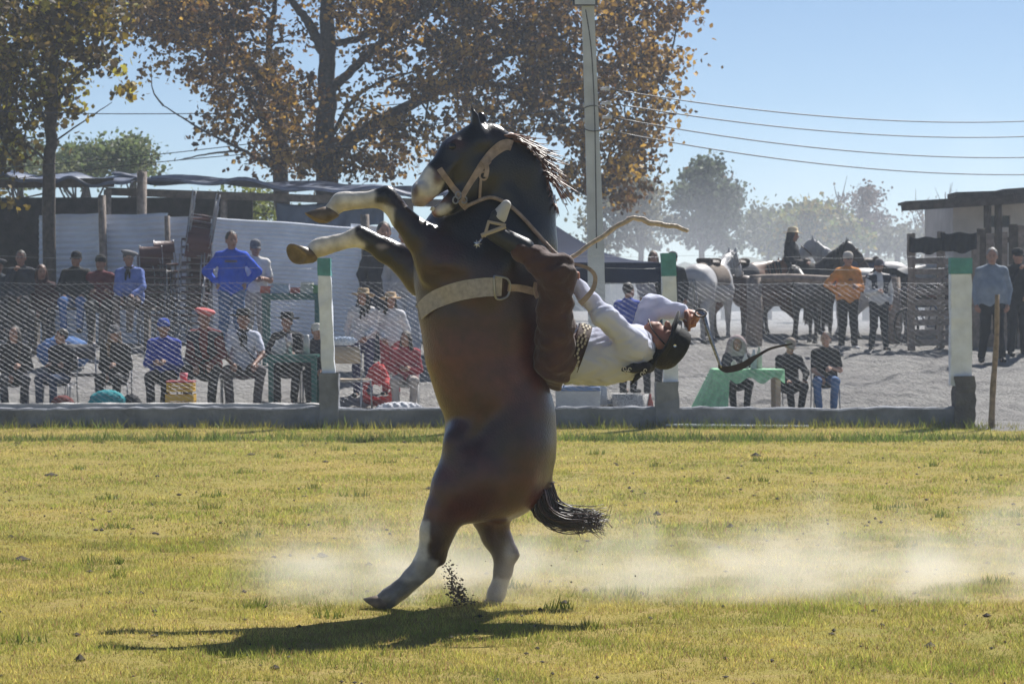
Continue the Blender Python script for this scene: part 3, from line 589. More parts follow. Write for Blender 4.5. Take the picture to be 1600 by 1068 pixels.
# grass blades: too many to count
def blades(n, yr, hr, wid, greens, xlim=None, seed=1, ridge=None):
    g = np.random.default_rng(seed); y = g.uniform(yr[0] ** .75, yr[1] ** .75, n) ** (1 / .75); x = g.uniform(-.225, .225, n) * y
    if ridge is not None: y = ridge + g.normal(0, .22, n); x = g.uniform(-.21, .21, n) * y
    cl = np.sin(x * 2.3 + 1.7 * np.sin(y * 1.1)) * np.sin(y * 2.6 + 1.1 * np.sin(x * 1.7)) + .6 * np.sin(x * 7.1 + y * 3) * np.sin(y * 6.3 - x * 2) + g.normal(0, .35, n)
    pat = np.sin(x * 5.3 + 2 * np.sin(y * 3.1)) * np.sin(y * 5.9 + 2.2 * np.sin(x * 4.3)) + .7 * np.sin(x * 13 + 2 * np.sin(y * 9)) * np.sin(y * 12 + x * 3); h = (hr[0] + (hr[1] - hr[0]) * g.random(n) ** 1.6) * (1 + .30 * np.clip(cl, -1, 1.5)) * np.where(pat < -.6, .45, 1 + .25 * np.clip(pat, 0, 1)); a = g.uniform(0, 6.283, n); ln = g.uniform(.2, 1.1, n)
    z0 = gz(x, y) - .004; w_ = wid * g.uniform(.6, 1.3, n); c, s_ = np.cos(a), np.sin(a); b = g.uniform(0, 6.283, n)
    V = np.empty((n, 3, 3)); V[:, 0] = np.stack([x - w_ * c, y - w_ * s_, z0], 1); V[:, 1] = np.stack([x + w_ * c, y + w_ * s_, z0], 1)
    V[:, 2] = np.stack([x + h * ln * np.cos(b) * .8, y + h * ln * np.sin(b) * .8, z0 + h], 1)
    dry = np.clip(.55 - .42 * cl + g.normal(0, .22, n), 0, 1)[:, None]; C = greens[0] * (1 - dry) + greens[1] * dry; br = (g.random(n) < .12)[:, None]; C = np.where(br, greens[2], C) * g.uniform(.6, 1.35, (n, 1)) * (1 + .22 * np.clip(pat, -1.2, 1.2))[:, None]
    return V.reshape(-1, 3), np.arange(n * 3).reshape(n, 3), np.repeat(C, 3, 0)
gm = mat('grass_blade', (0, 0, 0), .5, attr=True, var=.12, scale=.8, trans=.42, spec=.35)
GR = [np.array([.26, .30, .05]), np.array([.52, .43, .12]), np.array([.30, .18, .09])]
parts = [blades(360000, (10.6, 18), (.008, .036), .0026, GR, seed=1), blades(330000, (17, 33.9), (.010, .034), .0045, GR, seed=2),
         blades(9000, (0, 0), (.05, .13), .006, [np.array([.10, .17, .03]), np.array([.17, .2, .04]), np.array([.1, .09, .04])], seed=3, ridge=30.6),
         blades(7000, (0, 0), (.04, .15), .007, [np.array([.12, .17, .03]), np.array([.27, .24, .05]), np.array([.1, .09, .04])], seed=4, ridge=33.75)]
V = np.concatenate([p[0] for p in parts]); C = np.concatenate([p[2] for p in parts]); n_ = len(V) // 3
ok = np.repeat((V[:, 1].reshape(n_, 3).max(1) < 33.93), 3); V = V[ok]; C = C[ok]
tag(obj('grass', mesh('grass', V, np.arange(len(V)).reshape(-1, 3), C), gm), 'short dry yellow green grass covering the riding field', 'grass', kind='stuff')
# taller tufts and dark droppings scattered on the field
g = random.Random(5); mb = MB()
for i in range(46):
    y = g.uniform(11.5, 31); x = g.uniform(-.19, .19) * y; r = g.uniform(.05, .16)
    for k in range(int(26 + 120 * r)):
        a = g.uniform(0, 6.28); d = r * g.random() ** .5; h = g.uniform(.03, .085) * (1.2 - d / r * .5); px_, py_ = x + d * math.cos(a), y + d * .8 * math.sin(a); t = g.uniform(0, 6.28); w_ = .004 + .0001 * y
        u = g.random(); z = float(gz(np.array(px_), np.array(py_))) - .004
        mb.add([(px_ - w_ * math.cos(t), py_ - w_ * math.sin(t), z), (px_ + w_ * math.cos(t), py_ + w_ * math.sin(t), z), (px_ + g.uniform(-.03, .03), py_ + g.uniform(-.03, .03), z + h)], [(0, 1, 2)], (.10 + .1 * u, .15 + .06 * u, .028))
tag(mb.build('grass_tufts', gm, None, False, True), 'scattered taller green tufts standing out of the dry grass', 'grass', kind='stuff')
mb = MB()
for i in range(420):                                      # clods and droppings
    y = g.uniform(11, 33); x = g.uniform(-.2, .2) * y; r = g.uniform(.006, .02) * (1 + (g.random() < .06) * 1.5); z = float(gz(np.array(x), np.array(y))) + .008
    V8 = np.array([[-1, 0, 0], [1, 0, 0], [0, -1, 0], [0, 1, 0], [0, 0, -1], [0, 0, .8]]) * r * np.array([g.uniform(.7, 1.5), 1, g.uniform(.5, 1)]); mb.add(V8 + np.array([x, y, z]), [(0, 2, 5), (2, 1, 5), (1, 3, 5), (3, 0, 5), (2, 0, 4), (1, 2, 4), (3, 1, 4), (0, 3, 4)])
clodm = mat('clod_soil', (.07, .055, .04), .95, var=.4)
tag(mb.build('soil_clods', clodm), 'small dark clods of soil lying in the grass', 'clod', kind='stuff')
mb = MB()                                                 # soil thrown up behind the front hind foot
for i in range(420):
    t = g.random(); px_ = lerp(700, 728, t) + g.gauss(0, 4 + 7 * t); py_ = lerp(882, 948, t ** .8) + g.gauss(0, 5)
    if i > 400: px_, py_ = g.uniform(690, 1010), g.uniform(860, 945)
    r = g.uniform(.002, .008) * (1.2 if t > .5 else .8) * (.6 if i > 400 else 1); c = P(px_, min(py_, 948), 14.0 + g.gauss(0, .06)); c[2] = max(c[2], .01)
    V8 = np.array([[-1, 0, 0], [1, 0, 0], [0, -1, 0], [0, 1, 0], [0, 0, -1], [0, 0, .8]]) * r * np.array([g.uniform(.7, 1.6), 1, g.uniform(.6, 1.4)]); mb.add(V8 + c, [(0, 2, 5), (2, 1, 5), (1, 3, 5), (3, 0, 5), (2, 0, 4), (1, 2, 4), (3, 1, 4), (0, 3, 4)])
tag(mb.build('flying_soil', clodm), 'spray of dark soil kicked up between the hind hooves', 'soil', kind='stuff')

# ------------------------------------------------------------------ low concrete wall, posts, wire mesh
conc = mat('old_concrete', (.19, .20, .225), .95, var=.35, scale=3.5, bump=.6, bscale=22)
conc_l = mat('pale_concrete', (.42, .41, .40), .9, var=.2, scale=5, bump=.5, bscale=30)
white_p = mat('white_paint', (.76, .80, .87), .7, var=.12, scale=7, bump=.3, bscale=30); green_p = mat('green_paint', (.07, .27, .26), .6, var=.2, scale=9, bump=.2)
wy0, wy1 = 33.92, 34.16
wall = empty('low_wall', (0, 34.04, 0)); tag(wall, 'low grey concrete kerb wall running along the far edge of the grass', 'wall')
xs = np.linspace(-13, P(1492, 0, 34)[0], 150); mb = MB(); gq = np.random.default_rng(4)
tp = .255 + gq.normal(0, .006, len(xs)) + .008 * np.sin(xs * 1.3); fr = gq.normal(0, .006, len(xs)); V = []
for i, x in enumerate(xs): V += [(x, wy0 + fr[i], -.03), (x, wy0 + fr[i] * .5 - .004, tp[i] - .02), (x, wy0 + .018, tp[i]), (x, wy1 - .02, tp[i] + fr[i]), (x, wy1, tp[i] - .02), (x, wy1, -.03)]
mb.add(V, [(i * 6 + k, (i + 1) * 6 + k, (i + 1) * 6 + k + 1, i * 6 + k + 1) for i in range(len(xs) - 1) for k in range(5)] + [tuple(range(6)), tuple((len(xs) - 1) * 6 + k for k in range(5, -1, -1))])
adopt(mb.build('wall_body', conc, None), wall)
mb = MB(); xs2 = np.linspace(P(-40, 0, 34)[0], P(500, 0, 34)[0], 40); V = []
for i, x in enumerate(xs2): V += [(x, wy1 - .015, .2), (x, wy1 - .012, .30 + gq.normal(0, .005)), (x, wy1 + .10, .305 + gq.normal(0, .005)), (x, wy1 + .11, .2)]
mb.add(V, [(i * 4 + k, (i + 1) * 4 + k, (i + 1) * 4 + k + 1, i * 4 + k + 1) for i in range(39) for k in range(3)] + [(0, 1, 2, 3), (159, 158, 157, 156)]); adopt(mb.build('wall_ledge', conc_l), wall)
def rough_box(mb, x0, x1, y0, y1, z0, z1, n=8, j=.006, lean=0., col=None):
    V = []
    for i in range(n + 1):
        t = i / n; z = lerp(z0, z1, t); q = lean * t
        for (x, y) in ((x0, y0), (x1, y0), (x1, y1), (x0, y1)): V.append((x + q + g.gauss(0, j), y + g.gauss(0, j), z + (g.gauss(0, j) if i == n else 0)))
    mb.add(V, [(i * 4 + k, i * 4 + (k + 1) % 4, (i + 1) * 4 + (k + 1) % 4, (i + 1) * 4 + k) for i in range(n) for k in range(4)] + [(3, 2, 1, 0), (n * 4, n * 4 + 1, n * 4 + 2, n * 4 + 3)], col)
def zpx(py, Y): return CZ - (py - HY) / F * Y
def post(x0, x1, ytop, ygreen, ybase, bx0, bx1, lean, label):
    Y = 34.03; r = empty('fence_post', ((x0 + x1 - 1600) / 2 / F * Y, Y, 0)); tag(r, label, 'post', 'white concrete fence posts with green tops'); w0, w1 = (x0 - CX) / F * Y, (x1 - CX) / F * Y; d = .17
    zb, zg, zt = zpx(ybase, Y), zpx(ygreen, Y), zpx(ytop, Y)
    m = MB(); rough_box(m, w0, w1, Y - d / 2, Y + d / 2, zb - .1, zg, 10, .004, lean * (zg - zb) / (zt - zb)); adopt(m.build('shaft', white_p), r)
    m = MB(); l0 = lean * (zg - zb) / (zt - zb); rough_box(m, w0 + l0 - .003, w1 + l0 + .003, Y - d / 2 - .003, Y + d / 2 + .003, zg, zt, 3, .004, lean - l0); adopt(m.build('green_top', green_p), r)
    if bx0 is not None:
        m = MB(); rough_box(m, (bx0 - CX) / F * Y, (bx1 - CX) / F * Y, Y - .15, Y + .13, -.02, zb, 6, .007); adopt(m.build('footing', conc), r)
    return r
post(504, 524, 403, 431, 583, 500, 530, -.065, 'white fence post with green top leaning left, left of the rearing horse')
post(1037, 1059, 395, 432, 596, 1024, 1060, -.03, 'white fence post with green top behind the rider\'s hat')
post(1484, 1517, 403, 428, 590, None, None, 0, 'thick white fence post with green top at the wall\'s right end')
mb = MB(); Y = 34.0; rough_box(mb, P(1490, 0, Y)[0], P(1521, 0, Y)[0], Y - .14, Y + .16, -.03, zpx(590, Y), 7, .012); tag(mb.build('concrete_stump', mat('dark_concrete', (.10, .095, .095), .95, var=.3, bump=.8)), 'dark broken concrete stump at the foot of the right hand post', 'stump')
mb = MB(); mb.box(P(1152, 666, 33.75) * np.array([1, 1, 0]) + np.array([0, 0, .035]), (P(1265, 0, 33.75)[0] - P(1040, 0, 33.75)[0], .05, .022), rotm(.01, 'Y')); tag(mb.build('white_batten', white_p), 'thin white batten lying in the grass along the wall foot', 'batten')
steel = mat('fence_wire', (.30, .31, .34), .5, .6, var=.15)
def bay(xa, xb, label, zt0=1.86):
    Y = 34.02; x0, x1 = P(xa, 0, Y)[0], P(xb, 0, Y)[0]; z0 = .27; r = empty('wire_fence', (x0, Y, z0)); tag(r, label, 'fence', 'wire mesh fence bays between the posts')
    m = MB(); sl_ = .62; sp = .1; H = zt0 - z0
    for sgn in (-1, 1):
        k0 = x0 - H / sl_; n = int((x1 - x0 + 2 * H / sl_) / sp)
        for i in range(n):
            xs_ = k0 + i * sp; a = max(x0, xs_); b = min(x1, xs_ + H / sl_)
            if b - a < .03: continue
            za, zb = (a - xs_) * sl_, (b - xs_) * sl_
            if sgn < 0: za, zb = H - za, H - zb
            kk = max(2, int((b - a) / .35) + 1); pts = []
            for t in np.linspace(0, 1, kk):
                x = lerp(a, b, t); z = z0 + lerp(za, zb, t); pts.append((x, Y + .004 * sgn + .02 * math.sin(x * 2.1) * math.sin(z * 2), z + .012 * math.sin(x * 3.3 + 1)))
            m.tube(pts, .0012 if sgn < 0 else .0005, 4)
    o = m.build('wire_mesh', steel, None, True); o['kind'] = 'stuff'; adopt(o, r)
    for z in (zt0, zpx(418, Y), zpx(400, Y)):
        m = MB(); n = 14; m.tube([(lerp(x0, x1, i / n), Y + .01, z + .012 * math.sin(i * 1.3) - .02 * math.sin(math.pi * i / n)) for i in range(n + 1)], .0018, 5); adopt(m.build('strand_wire', steel, None, True), r)
bay(-60, 503, 'wire mesh fence in front of the seated crowd on the left'); bay(524, 1037, 'wire mesh fence behind the rearing horse'); bay(1059, 1485, 'wire mesh fence in front of the green table on the right')
# wooden stake on the right
mb = MB(); mb.tube(smoothpath(np.array([P(1549, 668, 33.6), P(1552, 600, 33.6), P(1557, 530, 33.6), P(1558, 460, 33.6)]), 14), np.linspace(.042, .03, 14) * (1 + .07 * np.sin(np.arange(14) * 1.9)), 8)
tag(mb.build('wooden_stake', mat('stake_wood', (.26, .19, .13), .85, var=.35, scale=14, bump=.6), None, True), 'crooked wooden stake stuck in the ground right of the wall', 'stake')

# ------------------------------------------------------------------ utility pole, lines
PY = 35.3; pr_ = empty('utility_pole', P(934, 640, PY) * np.array([1, 1, 0]) + np.array([0, 0, .22])); tag(pr_, 'tall grey concrete utility pole with a lamp box, right of the big tree', 'pole')
mb = MB(); q = np.array([P(934, 642, PY), P(931, 400, PY), P(925, 200, PY), P(914, -120, PY)]); q = smoothpath(q, 16); V = []
for i, c in enumerate(q):
    t = i / 15; hw = lerp(.125, .075, t)
    for a, b in ((-1, -1), (1, -1), (1, 1), (-1, 1)): V.append(c + np.array([a * hw, b * hw, 0]))
mb.add(V, [(i * 4 + k, i * 4 + (k + 1) % 4, (i + 1) * 4 + (k + 1) % 4, (i + 1) * 4 + k) for i in range(15) for k in range(4)] + [(60, 61, 62, 63)])
shaft = adopt(mb.build('shaft', mat('pole_concrete', (.50, .53, .58), .9, var=.15, scale=3, bump=.3)), pr_)
mb = MB(); mb.box(P(914, 2, PY - .12), (.33, .12, .12)); lb = adopt(mb.build('lamp_box', mat('lamp_housing', (.05, .05, .06), .5)), pr_)
mb = MB(); mb.box(P(914, 2, PY - .195), (.27, .03, .085)); lg = mb.build('lamp_glass', mat('lamp_glass', (.55, .58, .62), .2)); lg.parent = lb; lg.matrix_parent_inverse = Matrix.Identity(4)
porc = mat('porcelain', (.5, .5, .52), .25, var=.1); wirem = mat('black_cable', (.02, .02, .025), .5, var=.1)
lines = []
for k, (y0, y1) in enumerate(((139, 188), (161, 212), (183, 245), (205, 272))):
    a = P(943 + k * 1.5, y0, PY); mb = MB(); mb.tube([a - np.array([.04, 0, 0]), a + np.array([.05, 0, 0])], .02, 8); mb.tube([a + np.array([.05, 0, -.02]), a + np.array([.06, 0, .03])], .035, 8); adopt(mb.build('insulator', porc, None, True), pr_)
    a = a + np.array([.07, 0, 0]); b = P(1605, y1, PY + 9); c = b + (b - a) * .3; q = []
    for t in np.linspace(0, 1, 24): p = a + (c - a) * t; p[2] -= .5 * 4 * t * (1 - t) * .55; q.append(p)
    b2 = P(1600, y1, PY + 9); corr = 0
    q = np.array(q); ii = np.argmin(abs(q[:, 0] - b2[0])); q[:, 2] += (b2[2] - q[ii, 2]) * np.linspace(0, 1, 24) / max(ii / 23, .1)
    mb = MB(); mb.tube(q, .009, 5); tag(mb.build('power_line', wirem, None, True), 'power line running right from the pole, %s of the four' % ('topmost', 'second from the top', 'third from the top', 'lowest')[k], 'cable', 'power lines to the right of the pole')
for k, (y0, pts_) in enumerate(((165, [(900, 167), (760, 185), (540, 207), (230, 243), (-60, 268)]), (188, [(898, 190), (780, 208), (540, 228), (230, 255), (-60, 290)]), (120, [(905, 128), (540, 170), (200, 178), (-60, 172)]))):
    q = smoothpath(np.array([P(921, y0 - 2, PY)] + [P(x, y, PY + 1 + i * 1.5) for i, (x, y) in enumerate(pts_)]), 30); mb = MB(); mb.tube(q, .007, 5)
    tag(mb.build('power_line', wirem, None, True), 'thin cable running left from the pole, %s of three' % ('middle', 'lowest', 'highest')[k], 'cable', 'cables to the left of the pole')
    mb = MB(); mb.tube([P(921, y0 - 2, PY), P(911, y0, PY)], .03, 8); adopt(mb.build('insulator', porc, None, True), pr_)
mb = MB(); mb.tube([P(927 + 26 * math.cos(t) * (1.2 if math.cos(t) > 0 else .9), 185 + 20 * math.sin(t), PY - .13) for t in np.linspace(-2.6, 2.2, 24)], .007, 5); mb.tube(smoothpath(np.array([P(915, 15, PY - .14), P(924, 80, PY - .12), P(929, 180, PY - .14), P(931, 300, PY - .14), P(932, 388, PY - .16)]), 24), .008, 5); adopt(mb.build('drop_cable', wirem, None, True), pr_)
# ------------------------------------------------------------------ spectators
def ik(a, c, l1, l2, hint):
    a = np.array(a, float); c = np.array(c, float); d = c - a; L = min(np.linalg.norm(d), (l1 + l2) * .999); d = d / (np.linalg.norm(d) + 1e-9); c = a + d * L
    t = (l1 * l1 - l2 * l2 + L * L) / (2 * L); hgt = math.sqrt(max(l1 * l1 - t * t, 0)); h = np.array(hint, float); h -= d * (h @ d); h /= np.linalg.norm(h) + 1e-9
    return a + d * t + h * hgt, c
SK = {'a': (.36, .19, .13), 'b': (.27, .135, .09), 'c': (.44, .25, .18)}
# arm presets: wrist target relative to the shoulder (x outwards, y forwards is negative, z up), elbow hint
ARMS = {'side': ((.06, -.03, -.50), (.4, .6, 0)), 'lap': ((-.10, -.26, -.40), (.6, .7, -.2)), 'hip': ((.03, -.06, -.37), (1, .5, 0)), 'front': ((-.10, -.24, -.24), (.6, .5, -.6)), 'face': ((-.13, -.22, .02), (.5, -.1, -1)),
        'knee': ((-.02, -.34, -.36), (.7, .4, -.2)), 'cross': ((-.24, -.19, -.22), (.8, .3, -.5)), 'rein': ((-.10, -.30, -.30), (.5, .6, -.3)), 'table': ((-.06, -.34, -.22), (.8, .3, -.5))}
def person(px, top, Y, label, pose='sit', yaw=0., hyaw=0., hpitch=0., shirt=(.2, .2, .2), long=True, trou=(.02, .02, .025), shoe=(.02, .02, .02), skin='a', hat=None, hatc=(.02, .02, .02), hair='short', hairc=(.015, .011, .01), L='lap', Rr='lap', fat=0., extra=(), group=None, lean=0., base=None, spread=.11, width=1., trou_wide=0., gz_=None):
    rv = random.Random(int(px * 7 + top)); yaw += rv.uniform(-12, 12); hyaw += rv.uniform(-22, 22); hpitch += rv.uniform(-4, 10); spread *= rv.uniform(.8, 1.5)
    if pose not in ('stand', 'ride'): lean += rv.uniform(-.06, .12)
    if L == 'lap' and Rr == 'lap': L, Rr = rv.choice((('lap', 'lap'), ('knee', 'lap'), ('lap', 'cross'), ('cross', 'cross'), ('knee', 'knee'), ('front', 'lap'), ('lap', 'face')))
    X = (px - CX) / F * Y; g0 = float(ground(X, Y)) if gz_ is None else gz_; ztop = CZ - (top - HY) / F * Y
    hh = {'cap': .03, 'beret': .02, 'wide': .06, 'straw': .06, 'beanie': .02}.get(hat, .012)
    if pose == 'stand': s = (ztop - g0 - hh) / 1.73; hs = .85
    else:
        tt = ztop - g0 - hh; s = 1.0 if gz_ is not None or pose == 'ride' else min(1.08, max(.8, tt / 1.32)); hs = tt / s - .88
    if pose == 'stand' and base: s = base; hs = .85
    root = empty('person', (X, Y, g0), R(yaw)); tag(root, label, 'person', group); root.scale = (s, s, s)
    sk = SK[skin]; skm = mat('skin', (0, 0, 0), .55, var=.12, scale=20, attr=True)
    ly = -lean
    pel = np.array((0, .02, hs + .10)); wst = np.array((0, .025 + ly * .3, hs + .25)); cst = np.array((0, .02 + ly * .75, hs + .43)); nk = np.array((0, .02 + ly, hs + .60)); hd = np.array((0, -.015 + ly * 1.2, hs + .752))
    sh = {q: np.array((q * .168 * width, .02 + ly * .95, hs + .525)) for q in (-1, 1)}; hip = {q: np.array((q * .095, 0, hs + .08)) for q in (-1, 1)}
    kn, an = {}, {}
    for q in (-1, 1):
        if pose == 'stand': kn[q] = np.array((q * .10, -.02, .47)); an[q] = np.array((q * (spread), .01, .085))
        elif pose == 'ride': kn[q] = np.array((q * .28, -.34, hs - .12)); an[q] = np.array((q * .33, -.22, hs - .50))
        else:
            kx = q * (spread + .02); kn[q] = np.array((kx, -.43, hs + .07)); zz = max(.085, hs + .07 - .43); an[q] = np.array((q * spread * .9, -.43 + (.06 if q > 0 else -.04) + max(0, (.36 - hs) * .8), zz))
    wr, el = {}, {}
    for q, nm in ((-1, Rr), (1, L)):
        t, hint = ARMS[nm]; el[q], wr[q] = ik(sh[q], sh[q] + np.array((q * t[0], t[1], t[2])), .29, .26, (q * hint[0], hint[1], hint[2]))
    HR = rotm(R(hyaw), 'Z') @ rotm(R(hpitch), 'X')
    def H(x, y, z): return hd + HR @ np.array((x, y, z))
    lo = np.array((-.62, -.80, -.02)); hi = np.array((.62, .32, hs + .95))
    if pose == 'stand': lo[1] = -.45
    fw = 1 + fat
    def torso(f, inf, k=.05):
        f.cap(pel, wst, .125 * fw + inf, .115 * fw + inf, k, (1.18, .92, 1)); f.cap(wst, cst, .118 * fw + inf, .128 * (1 + fat * .5) + inf, k, (1.2, .9, 1)); f.cap(sh[-1] * .9 + cst * .1, sh[1] * .9 + cst * .1, .05 + inf, .05 + inf, k)
        for q in (-1, 1): f.cap(nk - (0, 0, .015), sh[q] + (0, 0, .0), .048 + inf * .6, .045 + inf, k)
        if fat > .1: f.ell(wst + (0, -.05, .02), (.16 * fw + inf, .12 * fw + inf, .15 + inf), None, .05)
    f = Field(lo, hi, .0165); torso(f, 0); f.cap(nk - (0, 0, .04), hd - (0, 0, .07), .056, .05, .03)
    for q in (-1, 1):
        f.cap(sh[q], el[q], .048, .040); f.cap(el[q], wr[q], .038, .028); f.cap(hip[q], kn[q], .082, .058); f.cap(kn[q], an[q], .054, .038); f.cap(an[q] - (0, -.02, .03), an[q] + (0, -.12, -.045), .035, .03, .02)
    # head with face, at a finer step
    fh = Field(hd - .17, hd + .17, .0095); fh.ell(H(0, .012, .03), (.076, .097, .095), HR, .02); fh.ell(H(0, -.025, -.04), (.058, .068, .075), HR, .03); fh.ell(H(0, -.062, -.088), (.03, .026, .022), HR, .02)
    fh.cap(H(0, -.094, .01), H(0, -.112, -.022), .010, .014, .012); fh.ell(H(0, -.088, -.058), (.027, .012, .010), HR, .01); fh.cap(hd - (0, 0, .06), nk + (0, 0, .02), .05, .055, .03)
    for q in (-1, 1): fh.ell(H(q * .03, -.093, .012), (.017, .012, .011), HR, .012, sub=True); fh.ell(H(q * .076, .01, -.01), (.012, .024, .033), HR, .012)
    Vh, Qh = fh.surf(); Ch = np.tile(sk, (len(Vh), 1)); Lc = (Vh - hd) @ HR
    def pt(c_, r, col, a=1.): Ch[:] = Ch + (np.array(col) - Ch) * (a * np.clip(1.5 - np.linalg.norm((Lc - np.array(c_)) / np.array(r), axis=1), 0, 1))[:, None]
    for q in (-1, 1): pt((q * .031, -.09, .012), (.014, .03, .007), (.03, .018, .015)); pt((q * .031, -.09, .034), (.02, .03, .006), (.04, .022, .015), .7)
    pt((0, -.09, -.06), (.026, .03, .008), (sk[0] * .6, sk[1] * .4, sk[2] * .4))
    if 'beard' in extra: pt((0, -.06, -.085), (.06, .06, .04), hairc, .7)
    if 'glasses' in extra:
        for q in (-1, 1): pt((q * .034, -.09, .012), (.028, .04, .018), (.008, .008, .01))
    V, Q = f.surf(); C = np.tile(sk, (len(V), 1)); keepq = None
    mb = MB()
    for q in (-1, 1):
        d = wr[q] - el[q]; d = d / np.linalg.norm(d); pl = np.array((-q * .6, .5, -.3)) if pose == 'stand' and wr[q][2] < hs + .2 else np.array((0, -.2, -1.)); hand_mesh(mb, wr[q], d * .8 + np.array((0, -.25, -.1)), pl, .45, .95, q, sk)
    Vm = np.concatenate(mb.V); n1 = len(V); n2 = n1 + len(Vh)
    Fs = [tuple(int(i) for i in q) for q in Q] + [tuple(int(i) + n1 for i in q) for q in Qh] + [tuple(i + n2 for i in q) for q in mb.F]
    obj('body', mesh('body', np.concatenate([V, Vh, Vm]), Fs, np.concatenate([C, Ch, np.tile(sk, (len(Vm), 1))]), True), skm, root)
    # shirt
    inf = .022 if long else .016
    f = Field(lo, hi, .0175); torso(f, inf)
    f.cap(pel + (0, 0, .02), wst, .14 * fw + inf * .6, .125 * fw + inf, .04, (1.18, .95, 1))
    for q in (-1, 1):
        if long: f.cap(sh[q], el[q], .062 + inf * .3, .054 + inf * .2, .035); f.cap(el[q], lerp(el[q], wr[q], .93), .054, .040, .03)
        else: f.cap(sh[q], lerp(sh[q], el[q], .72), .064, .060, .035)
    f.cap(pel + (-.07, 0, .035), pel + (.07, 0, .035), .115 * fw + inf * .5, None, .04)
    f.cap(nk - (0, 0, .05), nk + (0, -.01, .0), .075, .066, .03); f.wrinkle(.005, 24, px * .1); f.wrinkle(.003, 47, px * .2)
    if 'coat' in extra: f.cap(pel, pel - (0, .0, .12) if pose == 'stand' else pel + (0, -.12, -.02), .16, .16, .05, (1.2, 1, 1))
    v, q_ = f.surf(); so = obj('jacket' if 'jacket' in extra or 'coat' in extra else 'shirt', mesh('shirt', v, q_, None, True), cmat(shirt), root)
    if 'vest' in extra:
        f = Field(lo, hi, .0175); torso(f, inf + .010); f.wrinkle(.004, 24, px); f.ell(nk + (0, -.16, -.12), (.055, .2, .22), None, .02, True); f.cut(nk + (0, 0, -.01), (0, 0, 1)); v, q_ = f.surf(); obj('vest', mesh('vest', v, q_, None, True), cmat((.02, .024, .04)), root)
    if 'stripe' in extra:
        m = MB()
        for q in (-1, 1):
            m = MB(); m.tube([sh[q] + (0, -.02, .072), lerp(sh[q], el[q], .5) + (q * .06, -.035, .02), el[q] + (q * .058, -.02, 0)], .008, 5); m.build('sleeve_stripe', cmat((.6, .6, .62)), so)
    if 'print' in extra:
        m = MB(); m.lathe([(.001, -.001), (.045, 0), (.046, .004)], 14, cst + (0, -.155 * (1 + fat * .5), -.06), frame((0, -1, 0))); obj('chest_print', mesh('chest_print', np.concatenate(m.V), m.F), cmat((.16, .10, .08)), so)
    if 'bib' in extra:
        m = MB(); m.box(cst + (0, -.150 * (1 + fat * .6), .03), (.17, .012, .03)); obj('chest_print', mesh('chest_print', np.concatenate(m.V), m.F), cmat((.11, .10, .12)), so)
    if 'kerchief' in extra:
        m = MB(); m.tube([nk + (.07 * math.sin(t), -.075 * math.cos(t) - .005, .02 + .02 * math.cos(t) * -1) for t in np.linspace(0, 6.28, 14)], .020, 6); m.tube([nk + (0, -.08, 0), nk + (-.02, -.12, -.08), nk + (-.03, -.135, -.2)], [.022, .028, .012], 6); m.tube([nk + (0, -.08, 0), nk + (.03, -.12, -.07), nk + (.04, -.135, -.17)], [.022, .026, .01], 6); obj('kerchief', mesh('kerchief', np.concatenate(m.V), m.F, None, True), cmat((.02, .02, .03)), root)
    if 'bag' in extra:
        m = MB(); pts = smoothpath(np.array([sh[-1] * .5 + nk * .5 + (0, -.07, .02), cst + (.0, -.165, -.02), pel + (.17, -.12, .1)]), 10); m.tube(pts, .012, 5); obj('bag_strap', mesh('bag_strap', np.concatenate(m.V), m.F), cmat((.02, .02, .05)), root)
    # trousers
    f = Field(lo, hi, .0175); f.cap(pel - (0, 0, .02), pel + (0, 0, .08), .142 * fw, .135 * fw, .04, (1.18, .95, 1))
    for q in (-1, 1): f.cap(hip[q], kn[q], .098 + trou_wide, .074 + trou_wide, .04); f.cap(kn[q], an[q] + (0, 0, .02), .070 + trou_wide, .058 + trou_wide * .5, .035)
    f.wrinkle(.005, 21, px * .3); v, q_ = f.surf(); obj('trousers', mesh('trousers', v, q_, None, True), cmat(trou), root)
    for q in (-1, 1):
        f = Field(an[q] - .22, an[q] + .14, .014); f.cap(an[q] + (0, .015, -.03), an[q] + (0, .02, -.04), .048, .046, .02); f.cap(an[q] + (0, -.02, -.042), an[q] + (q * .02, -.145, -.048), .045, .038, .03); f.cut(an[q] - (0, 0, .083), (0, 0, -1)); v, q_ = f.surf(); obj('shoe', mesh('shoe', v, q_, None, True), cmat(shoe, .6), root)
    # hair and hat
    hm_ = mat('hair_%d' % int(sum(hairc) * 1000), hairc, .55, var=.35, scale=25, bump=.6, bscale=70, spec=.4)
    if hair:
        f = Field(hd - np.array((.26, .26, .55)), hd + .22, .0125); f.ell(H(0, .022, .036), (.084, .098, .098), HR, .01)
        if hair == 'short': f.cut(H(0, -.03, .02), HR @ np.array((0, -.75, -.66)))
        else:
            f.ell(H(0, -.11, -.02), (.055, .075, .095), HR, .02, True)
            f.cap(H(0, .06, -.02), H(0, .085, -.22), .075, .06, .04, (1.1, .8, 1))
            for q in (-1, 1): f.cap(H(q * .072, .01, .0), H(q * .09, .01, -.16), .03, .035, .03); f.cap(H(q * .09, .01, -.16), H(q * .085, -.03, -.34), .035, .02, .03)
        f.wrinkle(.004, 60, px); v, q_ = f.surf()
        if len(v): obj('hair', mesh('hair', v, q_, None, True), hm_, root)
    hm2 = cmat(hatc, .9); m = MB()
